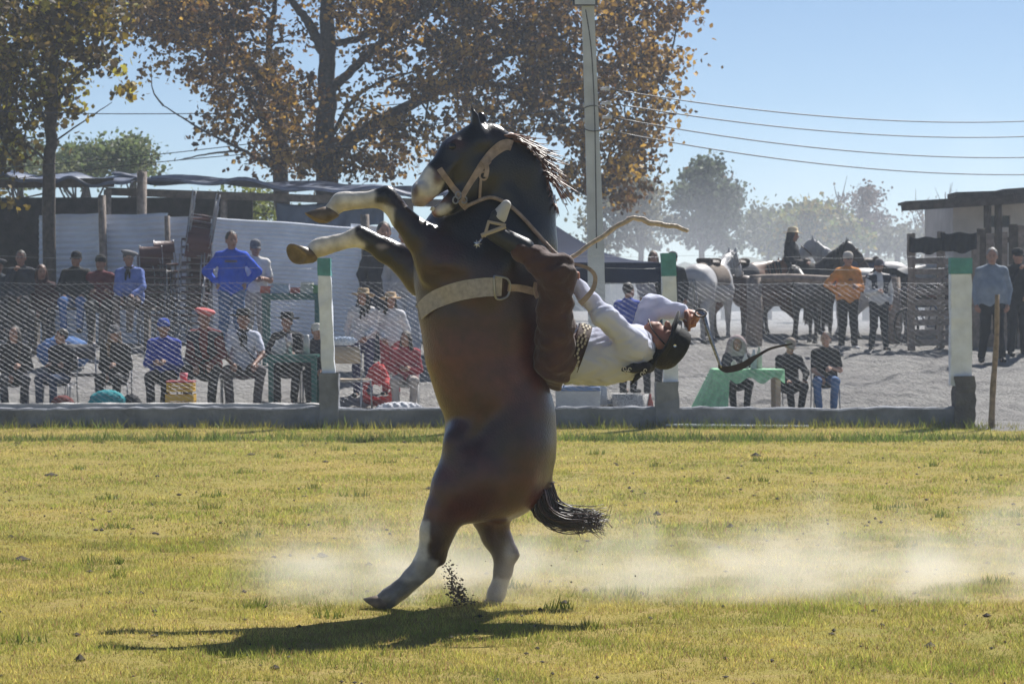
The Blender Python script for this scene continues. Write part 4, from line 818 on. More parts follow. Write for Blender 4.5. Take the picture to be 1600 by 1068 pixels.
    if hat == 'cap':
        m.lathe([(.092, .03), (.094, .06), (.088, .10), (.06, .132), (.02, .142), (.001, .143)], 18, H(0, .01, .0), HR, None, .92, 1.06)
        V_ = []; n = 11
        for rr in (.0, 1.):
            for zz in (0, -.008):
                for j in range(n): a = math.pi * (.5 + (j / (n - 1) - .5) * .86); V_.append(H(math.cos(a) * (.078 + .004 * rr), .01 - math.sin(a) * (.088 + .075 * rr), .04 + zz - .018 * rr - .012 * rr * abs(math.cos(a))))
        m.add(V_, [(j, j + 1, 2 * n + j + 1, 2 * n + j) for j in range(n - 1)] + [(n + j + 1, n + j, 3 * n + j, 3 * n + j + 1) for j in range(n - 1)] + [(2 * n + j, 2 * n + j + 1, 3 * n + j + 1, 3 * n + j) for j in range(n - 1)])
    elif hat == 'beret': m.lathe([(.088, .045), (.092, .06), (.135, .085), (.142, .105), (.11, .128), (.05, .138), (.001, .139)], 20, H(0, .02, .0), HR @ rotm(.16, 'Y') @ rotm(.1, 'X'), None, 1., 1.)
    elif hat in ('wide', 'straw'):
        m.lathe([(.085, .045), (.13, .045), (.19, .05 if hat == 'wide' else .035), (.193, .056 if hat == 'wide' else .041), (.13, .055), (.1, .06), (.094, .11), (.085, .14), (.05, .148), (.001, .142)], 22, H(0, .01, .01), HR @ rotm(-.12, 'X'), None, 1., 1.05, .05)
    elif hat == 'beanie': m.lathe([(.092, .02), (.096, .03), (.096, .06), (.086, .10), (.06, .128), (.02, .14), (.001, .14)], 18, H(0, .012, .005), HR, None, .95, 1.06)
    elif hat == 'hood':
        f = Field(hd - .3, hd + .25, .014); f.ell(H(0, .03, -.0), (.15, .15, .16), HR, .02); f.cap(H(0, .04, -.05), nk + (0, .06, -.12), .15, .21, .06, (1.15, .8, 1)); f.ell(H(0, -.14, -.02), (.085, .19, .115), HR, .02, True); v, q_ = f.surf(); obj('hood', mesh('hood', v, q_, None, True), hm2, root)
    if m.V: obj('hat', mesh('hat', np.concatenate(m.V), m.F, None, True), hm2, root)
    return root, hs * s, g0

# chairs
tubem = mat('chair_tube', (.30, .30, .32), .35, .85, var=.3); redv = mat('red_vinyl', (.07, .014, .014), .45, var=.25, bump=.2); whitepl = mat('white_plastic', (.55, .54, .52), .5, var=.08); canv = mat('tan_canvas', (.36, .29, .22), .85, var=.15, bump=.3)
def make_chair(kind):
    r = empty('chair', (0, 0, 0)); sm = {'red': redv, 'white': whitepl, 'tan': canv, 'dark': mat('dark_vinyl', (.03, .03, .04), .6)}[kind]; fm = whitepl if kind == 'white' else tubem; rr = .014 if kind == 'white' else .011
    m = MB(); V = []; n = 6
    for i in range(n + 1):
        for j in range(n + 1):
            x, y = lerp(-.2, .2, i / n), lerp(-.22, .2, j / n); V.append((x, y, .435 - .018 * math.cos(x * 7) * math.cos(y * 7)))
    V = np.array(V); V2 = V - (0, 0, .028); k = n + 1
    Fq = [(i * k + j, (i + 1) * k + j, (i + 1) * k + j + 1, i * k + j + 1) for i in range(n) for j in range(n)]
    bd = [i * k for i in range(k)] + [(k - 1) * k + j for j in range(1, k)] + [i * k + k - 1 for i in range(k - 2, -1, -1)] + [j for j in range(k - 2, 0, -1)]
    m.add(np.concatenate([V, V2]), Fq + [tuple(q + k * k for q in f[::-1]) for f in Fq] + [(bd[a], bd[(a + 1) % len(bd)], bd[(a + 1) % len(bd)] + k * k, bd[a] + k * k) for a in range(len(bd))]); m.build('seat', sm, r, True)
    m = MB(); V = []
    for i in range(9):
        a = lerp(-.2, .2, i / 8)
        for z in (.62, .82): V.append((a, .235 + .03 * math.cos(a * 6) + (z - .6) * .18, z))
    V = np.array(V); V2 = V + (0, .02, 0); m.add(np.concatenate([V, V2]), [(i * 2, (i + 1) * 2, (i + 1) * 2 + 1, i * 2 + 1) for i in range(8)] + [(18 + i * 2 + 1, 18 + (i + 1) * 2 + 1, 18 + (i + 1) * 2, 18 + i * 2) for i in range(8)] + [(i * 2 + 1, (i + 1) * 2 + 1, 19 + (i + 1) * 2, 19 + i * 2) for i in range(8)] + [((i + 1) * 2, i * 2, 18 + i * 2, 18 + (i + 1) * 2) for i in range(8)]); m.build('backrest', sm, r, True)
    for sx in (-1, 1):
        m = MB(); m.tube([(sx * .2, -.2, .43), (sx * .205, -.22, .2), (sx * .21, -.25, 0)], rr, 6); m.build('leg', fm, r, True)
        m = MB(); m.tube(smoothpath(np.array([(sx * .205, .30, 0), (sx * .2, .22, .42), (sx * .2, .26, .62), (sx * .19, .30, .84)]), 8), rr, 6); m.build('leg', fm, r, True)
    m = MB(); m.tube([(-.2, -.2, .405), (-.2, .2, .405), (.2, .2, .405), (.2, -.2, .405), (-.2, -.2, .405)], rr, 6); m.build('seat_frame', fm, r)
    return r
CH = {}
def chair_at(kind, loc, yaw, label, group, s=1., rot=None):
    if kind not in CH: CH[kind] = o = make_chair(kind)
    else: o = copy_tree(CH[kind])
    o.location = loc; o.rotation_euler = (0, 0, yaw) if rot is None else rot; o.scale = (s, s, s); tag(o, label, 'chair', group); return o
def seated(px, top, Y, label, chair='dark', clabel=None, **k):
    r, hs, g0 = person(px, top, Y, label, **k); yaw = R(k.get('yaw', 0)); s = max(.5, hs / .435) if hs > .2 else .75
    chair_at(chair, (r.location.x + math.sin(yaw) * -.02, Y + .03, g0), yaw, clabel or ('chair under the ' + label.split(' in ')[0] + (' in ' + ' '.join(label.split(' in ')[1].split()[:5]) if ' in ' in label else '')), 'chairs of the seated spectators', min(1.25, s))
    return r
G1, G2, G3 = 'spectators seated in the front row behind the fence', 'spectators in the back row on the left', 'spectators standing on the right'
# front row, left
seated(22, 508, 36.1, 'woman in black with long hair, seated at the far left of the front row', hair='long', hairc=(.03, .015, .01), shirt=(.02, .02, .025), trou=(.03, .032, .04), group=G1, yaw=8)
seated(93, 512, 36.3, 'person in dark jacket seated beside the blue folding chair, head turned right', hat=None, hair='short', shirt=(.022, .022, .028), hyaw=-40, trou=(.02, .04, .09), group=G1, extra=('jacket',), yaw=-10)
seated(181, 505, 36.2, 'woman in black jacket and grey cap seated behind the turquoise bag', hat='cap', hatc=(.12, .12, .13), hair='long', hairc=(.16, .1, .06), shirt=(.015, .015, .018), hyaw=25, group=G1, extra=('jacket',))
seated(257, 496, 36.1, 'man in blue tracksuit top and blue beanie seated beside the yellow crate', hat='beanie', hatc=(.03, .07, .35), shirt=(.02, .045, .33), trou=(.015, .015, .02), L='front', Rr='front', group=G1, extra=('stripe', 'jacket'), skin='b', fat=.12)
seated(322, 480, 36.4, 'man in red and black with a salmon beret, seated right of the yellow crate', hat='beret', hatc=(.45, .10, .10), shirt=(.11, .012, .015), trou=(.015, .017, .024), hyaw=18, group=G1, extra=('vest',), L='knee', Rr='lap', skin='b', fat=.1, yaw=8)
seated(380, 478, 36.5, 'man in short-sleeved pale shirt and dark hat with shoulder strap, seated by the green table', chair='red', hat='wide', hatc=(.012, .012, .014), shirt=(.50, .53, .64), long=False, trou=(.055, .045, .05), group=G1, extra=('kerchief', 'bag'), L='knee', Rr='knee', skin='b', spread=.15)
seated(449, 483, 37.0, 'man in black shirt and wide black hat seated behind the green plastic table', hat='wide', hatc=(.012, .012, .014), shirt=(.015, .015, .02), L='table', Rr='table', group=G1, skin='b', fat=.15, lean=.06)
seated(495, 502, 36.9, 'child in dark clothes and white cap seated just left of the leaning post', pose='child', hat='cap', hatc=(.6, .58, .52), shirt=(.03, .03, .045), hyaw=30, group=G1)
person(567, 446, 37.6, 'woman in white blouse and straw hat with dark kerchief, left of the pair', hat='straw', hatc=(.34, .25, .15), hair='long', shirt=(.62, .60, .60), trou=(.05, .05, .12), group=G1, extra=('kerchief',), pose='stand', L='lap', Rr='side')
person(611, 452, 37.7, 'woman in white blouse and wide straw hat standing closest to the horse\'s belly', hat='straw', hatc=(.42, .29, .17), hair='long', shirt=(.60, .60, .62), trou=(.35, .05, .06), group=G1, hyaw=8, pose='stand', L='side', Rr='lap')
seated(634, 516, 36.2, 'woman in red padded jacket and beige trousers seated next to the rearing horse', hair='long', hairc=(.03, .018, .012), shirt=(.33, .04, .055), trou=(.38, .33, .30), group=G1, extra=('jacket',), chair='white', hyaw=-15, L='front', Rr='front')
# back row, left: seated on a raised bench
for (px_, tp_, lb, kw) in (
    (-3, 402, 'person in beret at the left edge of the picture, back row', dict(hat='beret', hatc=(.05, .05, .06), shirt=(.04, .05, .07))),
    (33, 390, 'bareheaded man in dark grey shirt in the back row, far left', dict(shirt=(.035, .038, .05), hairc=(.04, .035, .03))),
    (65, 412, 'woman in dark red with long reddish hair in the back row', dict(hair='long', hairc=(.06, .02, .012), shirt=(.04, .012, .015))),
    (118, 390, 'man in black jacket and dark cap in the back row', dict(hat='cap', hatc=(.02, .02, .024), shirt=(.014, .015, .018), extra=('jacket',), fat=.12, trou=(.03, .10, .28), L='knee', Rr='knee')),
    (157, 397, 'man in maroon jacket and dark beanie in the back row', dict(hat='beanie', hatc=(.012, .012, .014), shirt=(.10, .014, .022), extra=('jacket',), hyaw=-8)),
    (204, 390, 'man in light blue shirt with grey beret and dark kerchief in the back row', dict(hat='beret', hatc=(.13, .13, .14), shirt=(.12, .18, .46), extra=('kerchief',), fat=.15, trou=(.11, .08, .07), L='knee', Rr='lap', hyaw=15))):
    person(px_, tp_, 43.0, lb, group=G2, skin='b', gz_=.74, **kw)
person(362, 360, 43.2, 'heavy man in bright royal blue sweater standing with hands on hips', pose='stand', shirt=(.012, .075, .52), trou=(.05, .11, .24), fat=.1, L='hip', Rr='hip', extra=('bib',), group=G2, skin='b', spread=.14)
person(399, 372, 44.0, 'man in white T-shirt and grey cap standing behind the blue sweater', pose='stand', hat='cap', hatc=(.14, .14, .15), shirt=(.62, .60, .57), long=False, trou=(.3, .28, .26), L='front', Rr='front', hyaw=20, group=G2, skin='b', yaw=15)
person(600, 345, 41.0, 'person in dark jeans standing behind the straw hats, hidden by the foreleg', pose='stand', shirt=(.03, .03, .04), trou=(.02, .024, .05), group=G2, L='side', Rr='side', gz_=.6)
person(634, 350, 40.6, 'person in pale jeans standing behind the straw hats, hidden by the foreleg', pose='stand', shirt=(.3, .3, .33), trou=(.36, .38, .44), group=G2, L='side', Rr='side', gz_=.6)
# behind the rider
person(982, 440, 38.0, 'person in blue top standing behind the rider\'s sleeve', shirt=(.05, .08, .36), trou=(.02, .02, .03), group=G1, yaw=160, hair='short', pose='stand')
person(1020, 460, 37.6, 'person in dark teal standing behind the rider\'s face', shirt=(.02, .06, .09), group=G1, hair='short', pose='stand', L='side', Rr='side')
person(1021, 391, 46.2, 'woman with light hair standing behind the navy tent, left of the dark cap', pose='stand', hair='long', hairc=(.18, .12, .08), shirt=(.4, .38, .4), group=G3, L='side', Rr='side')
person(1051, 392, 45.6, 'man in black jacket and dark cap standing left of the grey horse', pose='stand', hat='beanie', hatc=(.02, .02, .03), shirt=(.015, .016, .02), extra=('jacket',), group=G3, L='side', Rr='side')
# right
seated(1152, 524, 36.3, 'woman in pale hooded wrap seated at the left end of the green table', hat='hood', hatc=(.30, .24, .24), hair='long', shirt=(.03, .03, .04), L='table', Rr='table', hyaw=15, group=G1)
seated(1231, 525, 36.2, 'woman in black coat with cap pulled low, seated right of the green table', hat='cap', hatc=(.25, .21, .18), hair='short', shirt=(.015, .016, .02), extra=('coat',), hpitch=22, hyaw=10, group=G1, yaw=20)
seated(1290, 516, 36.1, 'boy in black T-shirt and blue jeans seated beside the black coat', hat=None, hair='short', hairc=(.03, .02, .015), shirt=(.015, .016, .02), long=False, trou=(.06, .13, .28), L='lap', Rr='lap', group=G1, skin='c')
person(1325, 392, 44.2, 'man in orange sweater, sunglasses and white cap standing by the horses', pose='stand', hat='beanie', hatc=(.5, .45, .40), shirt=(.62, .24, .05), trou=(.014, .014, .018), shoe=(.4, .4, .42), fat=.15, extra=('glasses', 'print'), L='front', Rr='hip', group=G3, spread=.15)
person(1373, 402, 44.0, 'man in white shirt, dark vest and cap standing right of the orange sweater', pose='stand', hat='cap', hatc=(.13, .12, .13), shirt=(.60, .58, .57), trou=(.016, .018, .024), extra=('vest', 'beard'), L='side', Rr='front', hyaw=12, group=G3, yaw=12)
person(1550, 386, 42.0, 'stout man in grey-blue sweater and black trousers standing by the pallet fence', pose='stand', shirt=(.20, .24, .30), trou=(.014, .014, .017), hairc=(.25, .23, .22), fat=.2, L='side', Rr='side', group=G3, hyaw=-10)
person(1590, 385, 43.0, 'man in black clothes and cap at the right edge of the picture', pose='stand', hat='cap', hatc=(.02, .02, .024), shirt=(.012, .013, .016), extra=('jacket',), L='lap', Rr='lap', group=G3)
# ------------------------------------------------------------------ saddle horses waiting behind
def stand_horse(px, ytop, Y, yaw, label, c1, c2=None, head='up', leg_c=None, saddle=None, gz_=None, mane_c=(.02, .015, .012)):
    X = (px - CX) / F * Y; g0 = float(ground(X, Y)); s = (CZ - (ytop - HY) / F * Y - g0) / 1.42; r = empty('horse', (X, Y, g0), R(yaw)); r.scale = (s, s, s); tag(r, label, 'horse', 'saddle horses tied up at the rail')
    f = Field((-1.05, -.42, -.02), (1.75, .42, 2.1), .025)
    f.cap((-.48, 0, 1.08), (.38, 0, 1.06), .31, .31, .06, (1, .86, 1)); f.cap((-.58, 0, 1.12), (-.4, 0, 1.1), .28, .3, .08, (1, .95, 1)); f.cap((.42, 0, 1.1), (.5, 0, 1.0), .3, .26, .06, (1, .8, 1)); f.cap((.3, 0, 1.3), (.5, 0, 1.3), .1, .1, .08)
    if head == 'up': nk = [(.5, 0, 1.2), (.78, 0, 1.5), (1.0, 0, 1.72)]; hd = [(1.02, 0, 1.72), (1.2, 0, 1.55), (1.38, 0, 1.32)]
    elif head == 'low': nk = [(.5, 0, 1.2), (.85, 0, 1.3), (1.12, 0, 1.38)]; hd = [(1.15, 0, 1.38), (1.32, 0, 1.18), (1.45, 0, .92)]
    else: nk = [(.5, 0, 1.2), (.8, 0, 1.42), (1.06, 0, 1.56)]; hd = [(1.08, 0, 1.56), (1.27, 0, 1.36), (1.42, 0, 1.12)]
    nk, hd = np.array(nk), np.array(hd)
    f.cap(nk[0], nk[1], .25, .18, .08, (1, .6, 1)); f.cap(nk[1], nk[2], .18, .12, .05, (1, .6, 1)); f.cap(hd[0], hd[1], .115, .1, .03, (1, .72, 1)); f.cap(hd[1], hd[2], .095, .065, .03, (1, .75, 1)); f.cap(lerp(hd[0], hd[1], .4) - (.06, 0, .06), lerp(hd[0], hd[1], .7) - (.05, 0, .08), .09, .06, .03, (1, .5, 1))
    for q in (-1, 1):
        f.cap(hd[0] + (-.03, q * .06, .08), hd[0] + (-.02, q * .07, .22), .035, .008, .02)
        f.cap((.45, q * .15, .95), (.47, q * .16, .72), .14, .08, .06); f.cap((.47, q * .16, .72), (.48, q * .16, .42), .075, .05, .03); f.cap((.48, q * .16, .42), (.48, q * .16, .12), .042, .036, .03); f.cap((.48, q * .16, .14), (.52, q * .16, .05), .045, .045, .02)
        f.cap((-.52, q * .14, 1.02), (-.45, q * .17, .78), .2, .13, .08); f.cap((-.45, q * .17, .78), (-.68, q * .16, .5), .11, .055, .04); f.cap((-.68, q * .16, .5), (-.64, q * .16, .13), .05, .036, .03); f.cap((-.64, q * .16, .14), (-.60, q * .16, .05), .045, .045, .02)
    V, Q = f.surf(); V = smooth_v(V, Q, 1, .4); C = np.tile(c1, (len(V), 1)); c2 = c2 or tuple(x * .6 for x in c1); t = np.clip(.5 + .5 * np.sin(V[:, 0] * 5 + 2 * np.sin(V[:, 2] * 4)) * np.sin(V[:, 2] * 6 + V[:, 1] * 5), 0, 1)[:, None]; C = C * (1 - .6 * t) + np.array(c2) * .6 * t
    lg = np.clip((.62 - V[:, 2]) / .25, 0, 1)[:, None]; C = C + (np.array(leg_c or (.02, .015, .013)) - C) * lg * .85
    obj('body', mesh('body', V, Q, C, True), mat('horse_coat2', (0, 0, 0), .5, var=.15, scale=9, attr=True, sheen=.1), r)
    for x in (.53, -.60):
        for q in (-1, 1): m = MB(); m.lathe([(.001, .075), (.045, .075), (.062, 0), (.001, 0)], 10, (x, q * .16, 0)); m.build('hoof', mat('hoof_dark', (.04, .035, .03), .6), r, True)
    hm_ = mat('mane_%d' % int(sum(mane_c) * 1000), mane_c, .5, var=.3, scale=40, bump=.4); m = MB(); rr = random.Random(px)
    for i in range(60):
        t = rr.random(); a = lerp(nk[0], nk[2], t) + np.array((-.10 + .02 * t, rr.uniform(-.02, .02), .16 - .06 * t)); q = rr.choice((-1, 1)); m.tube([a, a + (.02, q * .08, -.02), a + (.03, q * .12, -.16), a + (.05, q * .12, -.26 - .1 * rr.random())], [.016, .018, .014, .004], 4)
    m.build('mane', hm_, r); m = MB()
    for i in range(44): a, b = rr.gauss(0, .03), rr.gauss(0, .035); m.tube([(-.80, b * .4, 1.18), (-.90 + a * .5, b, 1.08), (-.93 + a, b * 1.5, .8), (-.92 + a * 1.3, b * 1.6, .42 + rr.uniform(-.08, .1))], [.02, .022, .018, .004], 4)
    m.build('tail', hm_, r)
    if saddle:
        f = Field((-.5, -.45, .7), (.55, .45, 1.7), .025); f.cap((-.22, 0, 1.12), (.25, 0, 1.12), .325, .325, .05, (1, .87, 1)); f.cut((0, 0, 1.02), (0, 0, -1)); f.ell((0, 0, .98), (.6, .25, .36), None, .02, True); v, q = f.surf(); obj('saddle_pad', mesh('saddle_pad', v, q, None, True), cmat(saddle), r)
        f = Field((-.4, -.3, 1.2), (.45, .3, 1.75), .022); f.ell((.02, 0, 1.42), (.26, .19, .075), None, .03); f.cap((.2, -.1, 1.48), (.2, .1, 1.48), .05, .05, .04); f.cap((-.2, -.12, 1.48), (-.2, .12, 1.48), .045, .045, .04); v, q = f.surf(); obj('saddle', mesh('saddle', v, q, None, True), cmat((.05, .03, .02), .6), r)
    m = MB(); br = mat('bridle_leather', (.06, .035, .025), .6)
    for t in (.25, .75): c = lerp(hd[0], hd[2], t); fr = frame(hd[2] - hd[0], (0, 1, 0)); rr_ = .1 if t < .5 else .082; m.tube([c + fr @ np.array((rr_ * 1.05 * math.sin(a), 1.3 * rr_ * math.cos(a), 0)) for a in np.linspace(0, 6.28, 16)], .012, 5)
    m.build('bridle', br, r); return r
stand_horse(1108, 412, 47.2, 62, 'dapple grey horse seen from behind with a saddle, left of the rail post', (.48, .47, .47), (.24, .24, .26), 'mid', (.2, .19, .2), (.2, .16, .13), mane_c=(.3, .29, .28))
stand_horse(1150, 412, 49.5, 35, 'chestnut horse with a dark saddle right behind the dapple grey', (.16, .065, .03), None, 'low', None, (.03, .03, .04))
stand_horse(1196, 432, 48.3, 170, 'bay horse standing behind the wooden rail post', (.07, .028, .016), None, 'low', None, None)
rh = stand_horse(1245, 412, 50.3, -20, 'dark horse carrying the mounted woman in the straw hat', (.03, .02, .018), None, 'up', None, (.04, .035, .03))
stand_horse(1268, 432, 47.3, 105, 'black horse seen from behind, left of the orange sweater', (.022, .018, .018), None, 'mid', None, None)
stand_horse(1352, 408, 51.0, 178, 'pale grey horse with a striped blanket behind the orange sweater', (.42, .41, .42), (.25, .25, .27), 'up', (.25, .24, .24), (.06, .07, .12), mane_c=(.4, .39, .38))
stand_horse(1385, 418, 49.0, 8, 'white horse behind the man in the dark vest', (.52, .50, .48), None, 'low', (.3, .29, .28), None, mane_c=(.4, .39, .38))
stand_horse(1452, 432, 47.5, 182, 'dark brown horse looking left past the pallet fence', (.03, .018, .014), None, 'mid', None, None)
person(1238, 352, 50.3, 'woman in straw hat and black jacket mounted on the dark horse', pose='ride', hat='straw', hatc=(.75, .6, .4), hair='long', shirt=(.02, .02, .026), trou=(.03, .03, .04), L='rein', Rr='rein', yaw=70, extra=('jacket',), gz_=.95, hyaw=15)
# hitching rail
wood = mat('grey_wood', (.22, .18, .155), .9, var=.35, scale=11, bump=.6, bscale=40); dwood = mat('dark_wood', (.075, .06, .05), .9, var=.4, scale=9, bump=.6, bscale=40)
rl = empty('hitching_rail', P(1178, 530, 46.3)); tag(rl, 'grey wooden hitching rail on thick posts in front of the horses', 'rail')
mb = MB(); mb.tube(smoothpath(np.array([P(1172, 436, 46.3), P(1230, 434, 46.4), P(1300, 437, 46.5), P(1400, 436, 46.6)]), 12), .075, 8); adopt(mb.build('beam', wood, None, True), rl)
for x in (1178, 1395): mb = MB(); p = P(x, 436, 46.3); mb.tube([(p[0], 46.32, .85), (p[0] + .02, 46.31, 1.4), (p[0], 46.3, p[2] + .03)], [.15, .14, .13], 9); adopt(mb.build('post', wood, None, True), rl)
# bicycle behind the last horse
bk = empty('bicycle', P(1420, 530, 45.4)); tag(bk, 'bicycle leaning at the pallet fence, only its front wheel clear', 'bicycle')
def wheel(c, rr):
    m = MB(); m.tube([c + np.array((rr * math.cos(a) * .75, rr * math.cos(a) * .6, rr * math.sin(a))) for a in np.linspace(0, 6.283, 30)], .022, 6); w_ = m.build('wheel', mat('tyre', (.015, .015, .016), .8), None, True); adopt(w_, bk)
    m = MB()
    for k in range(14): a = k * 6.283 / 14; m.tube([c, c + np.array((rr * math.cos(a) * .75, rr * math.cos(a) * .6, rr * math.sin(a)))], .003, 4)
    o = m.build('spokes', tubem); o['kind'] = 'stuff'; o.parent = w_
c1 = P(1416, 500, 45.4); c1[2] = .86 + .33; c2_ = c1 + np.array((.8, .55, 0)); wheel(c1, .31); wheel(c2_, .31)
mb = MB(); sd = c1 + np.array((.5, .35, .52)); hb = c1 + np.array((.1, .08, .58)); bb = c1 + np.array((.42, .3, .0))
for a, b in ((c1, hb), (hb - (0, 0, .1), bb), (bb, sd), (sd - (0, 0, .12), hb - (0, 0, .08)), (bb, c2_), (sd - (0, 0, .1), c2_)): mb.tube([a, b], .016, 6)
adopt(mb.build('frame', mat('bike_paint', (.03, .04, .08), .4)), bk); mb = MB(); mb.tube([hb + (-.18, .2, .06), hb + (0, 0, .08), hb + (.18, -.2, .06)], .014, 6); adopt(mb.build('handlebar', tubem), bk); mb = MB(); mb.tube([sd + (-.1, -.08, .02), sd + (.1, .08, .03)], [.03, .07], 8); adopt(mb.build('saddle', redv), bk)

# ------------------------------------------------------------------ right: pallet fence, shed
pf = empty('pallet_fence', P(1425, 560, 44.5)); tag(pf, 'fence of grey wooden pallets draped with black cloth before the shed', 'fence'); Y = 44.5
for x in (1424, 1470, 1524): mb = MB(); a = P(x, 362 + (x % 7), Y); rough_box(mb, a[0] - .06, a[0] + .06, Y - .05, Y + .05, .8, a[2], 6, .008); adopt(mb.build('upright', wood), pf)
for k, y in enumerate((408, 424, 440, 456, 472, 488, 504, 520, 535)):
    for x0, x1 in ((1428, 1472), (1470, 1522)): mb = MB(); a, b = P(x0, y, Y), P(x1, y + random.uniform(-2, 2), Y); mb.box((a + b) / 2 + np.array((0, -.07, 0)), (b[0] - a[0], .025, .105), rotm(random.uniform(-.03, .03), 'Y')); adopt(mb.build('slat', wood), pf)
def cloth(name, x0, x1, y0, y1, Y, m, parent, amp=.03, sag=8):
    n, k = 22, 8; V = []
    for i in range(n + 1):
        for j in range(k + 1): u, v = i / n, j / k; p = P(lerp(x0, x1, u), lerp(y0 + 2 * math.sin(u * 9), y1 + 1.6 * math.sin(u * 11 + 1), v) + sag * math.sin(math.pi * u) * (.3 + .3 * v), Y); p[1] += amp * math.sin(u * 23 + v * 2) * (.3 + v); V.append(p)
    V = np.array(V); V2 = V + np.array((0, .012, 0)); K = k + 1; m_ = MB(); Fq = [(i * K + j, (i + 1) * K + j, (i + 1) * K + j + 1, i * K + j + 1) for i in range(n) for j in range(k)]
    bd = [i * K for i in range(n + 1)] + [n * K + j for j in range(1, K)] + [i * K + k for i in range(n - 1, -1, -1)] + [j for j in range(k - 1, 0, -1)]; o_ = len(V)
    m_.add(np.concatenate([V, V2]), Fq + [tuple(q + o_ for q in f[::-1]) for f in Fq] + [(bd[a], bd[a] + o_, bd[(a + 1) % len(bd)] + o_, bd[(a + 1) % len(bd)]) for a in range(len(bd))]); o = m_.build(name, m, None, True)
    return adopt(o, parent) if parent else o
blk = cmat((.014, .014, .02)); cloth('black_cloth', 1421, 1472, 369, 392, Y - .1, blk, pf); cloth('black_cloth', 1470, 1526, 362, 390, Y - .1, blk, pf)
pg = empty('plank_gate', P(1560, 560, 45.5)); tag(pg, 'gate of tall grey planks behind the grey-blue sweater', 'gate')
for k, (x0, x1, yt) in enumerate(((1527, 1539, 357), (1541, 1553, 364), (1555, 1563, 360), (1566, 1574, 362), (1577, 1590, 350), (1591, 1604, 352), (1606, 1618, 352))):
    mb = MB(); a, b = P(x0, yt, 45.5), P(x1, yt, 45.5); rough_box(mb, a[0], b[0], 45.48, 45.53, .82, a[2], 5, .005); adopt(mb.build('plank', wood if k % 2 else dwood), pg)
for y in (376, 470): mb = MB(); a, b = P(1524, y, 45.57), P(1620, y - 3, 45.57); mb.box((a + b) / 2, (b[0] - a[0], .06, .1)); adopt(mb.build('crossbar', dwood), pg)
shd = empty('shed', P(1560, 540, 49)); tag(shd, 'white-walled shed with a sloping dark plank roof at the right edge', 'shed'); Y = 49.0
wx0 = P(1488, 0, Y)[0]; wx1 = P(1720, 0, Y)[0]; zt = P(0, 318, Y)[2]
mb = MB(); hx0, hx1, hz0, hz1 = P(1541, 0, Y)[0], P(1577, 0, Y)[0], P(0, 355, Y)[2], P(0, 337, Y)[2]
for (x0, x1, z0, z1) in ((wx0, hx0, .9, zt), (hx1, wx1, .9, zt), (hx0, hx1, .9, hz0), (hx0, hx1, hz1, zt)): mb.box(((x0 + x1) / 2, Y, (z0 + z1) / 2), (x1 - x0, .18, z1 - z0))
mb.box((wx0 + .09, Y + 1.6, (zt + .9) / 2), (.18, 3.0, zt - .9)); mb.box(((wx0 + wx1) / 2, Y + 3.2, (zt + .9) / 2), (wx1 - wx0, .18, zt - .9)); adopt(mb.build('wall', mat('white_wall', (.55, .52, .50), .9, var=.12, scale=3, bump=.3)), shd)
mb = MB(); mb.box(((hx0 + hx1) / 2, Y + .03, (hz0 + hz1) / 2), (hx1 - hx0, .03, hz1 - hz0)); mb.box((lerp(hx0, hx1, .5), Y - .02, (hz0 + hz1) / 2), (.04, .05, hz1 - hz0)); adopt(mb.build('window', mat('window_dark', (.02, .022, .025), .2)), shd)
for k, (xa, ya, xb, yb, th, dy) in enumerate(((1409, 324, 1740, 303, .13, -1.5), (1409, 318, 1740, 298, .05, -.7), (1487, 306, 1740, 298, .1, .3), (1487, 308, 1740, 292, .05, 1.4), (1560, 299, 1740, 286, .05, 2.6))):
    mb = MB(); a, b = P(xa, ya, Y + dy), P(xb, yb, Y + dy); ang = math.atan2(b[2] - a[2], b[0] - a[0]); mb.box((a + b) / 2, (np.linalg.norm(b - a), 1.0 if k else .16, th), rotm(-ang, 'Y')); adopt(mb.build('roof_plank', dwood), shd)
for x in (1543, 1560): mb = MB(); p = P(x, 316, Y - 1.45); mb.tube([(p[0], p[1], .9), (p[0], p[1], p[2])], .07, 8); adopt(mb.build('post', dwood), shd)

# ------------------------------------------------------------------ navy tent
tn = empty('tent', P(930, 560, 41)); tag(tn, 'navy blue pitched tent between the horse and the grey horse', 'tent'); navy = mat('navy_canvas', (.007, .014, .042), .85, var=.2, scale=2, bump=.25, bscale=6, spec=.1)
ap = P(868, 352, 42.5); ev = P(1035, 410, 40.6); V = []; n, k = 16, 10
cx0, cx1 = 2 * ap[0] - ev[0], ev[0]; ez = ev[2]; y0_, y1_ = 40.6, 44.4
mb = MB(); base = [(cx0, y0_, ez), (cx1, y0_, ez), (cx1, y1_, ez), (cx0, y1_, ez)]
for e in range(4):
    a, b = np.array(base[e]), np.array(base[(e + 1) % 4]); VV = []
    for i in range(n + 1):
        for j in range(k + 1): t = j / k; p = lerp(lerp(a, b, i / n), ap, t); p = p - np.array((0, 0, .16 * math.sin(math.pi * t))); VV.append(p)
    K = k + 1; mb.add(VV, [(i * K + j, (i + 1) * K + j, (i + 1) * K + j + 1, i * K + j + 1) for i in range(n) for j in range(k)])
adopt(mb.build('canopy', navy, None, True), tn); mb = MB()
for e in range(4):
    a, b = np.array(base[e]), np.array(base[(e + 1) % 4]); mb.add([a, b, b - (0, 0, .30), a - (0, 0, .30)], [(0, 1, 2, 3)])
adopt(mb.build('valance', navy), tn)
for q in base: mb = MB(); g0 = float(ground(q[0], q[1])); mb.tube([(q[0] * .998, q[1], g0), (q[0] * .998, q[1], ez)], .022, 6); adopt(mb.build('pole', tubem), tn)

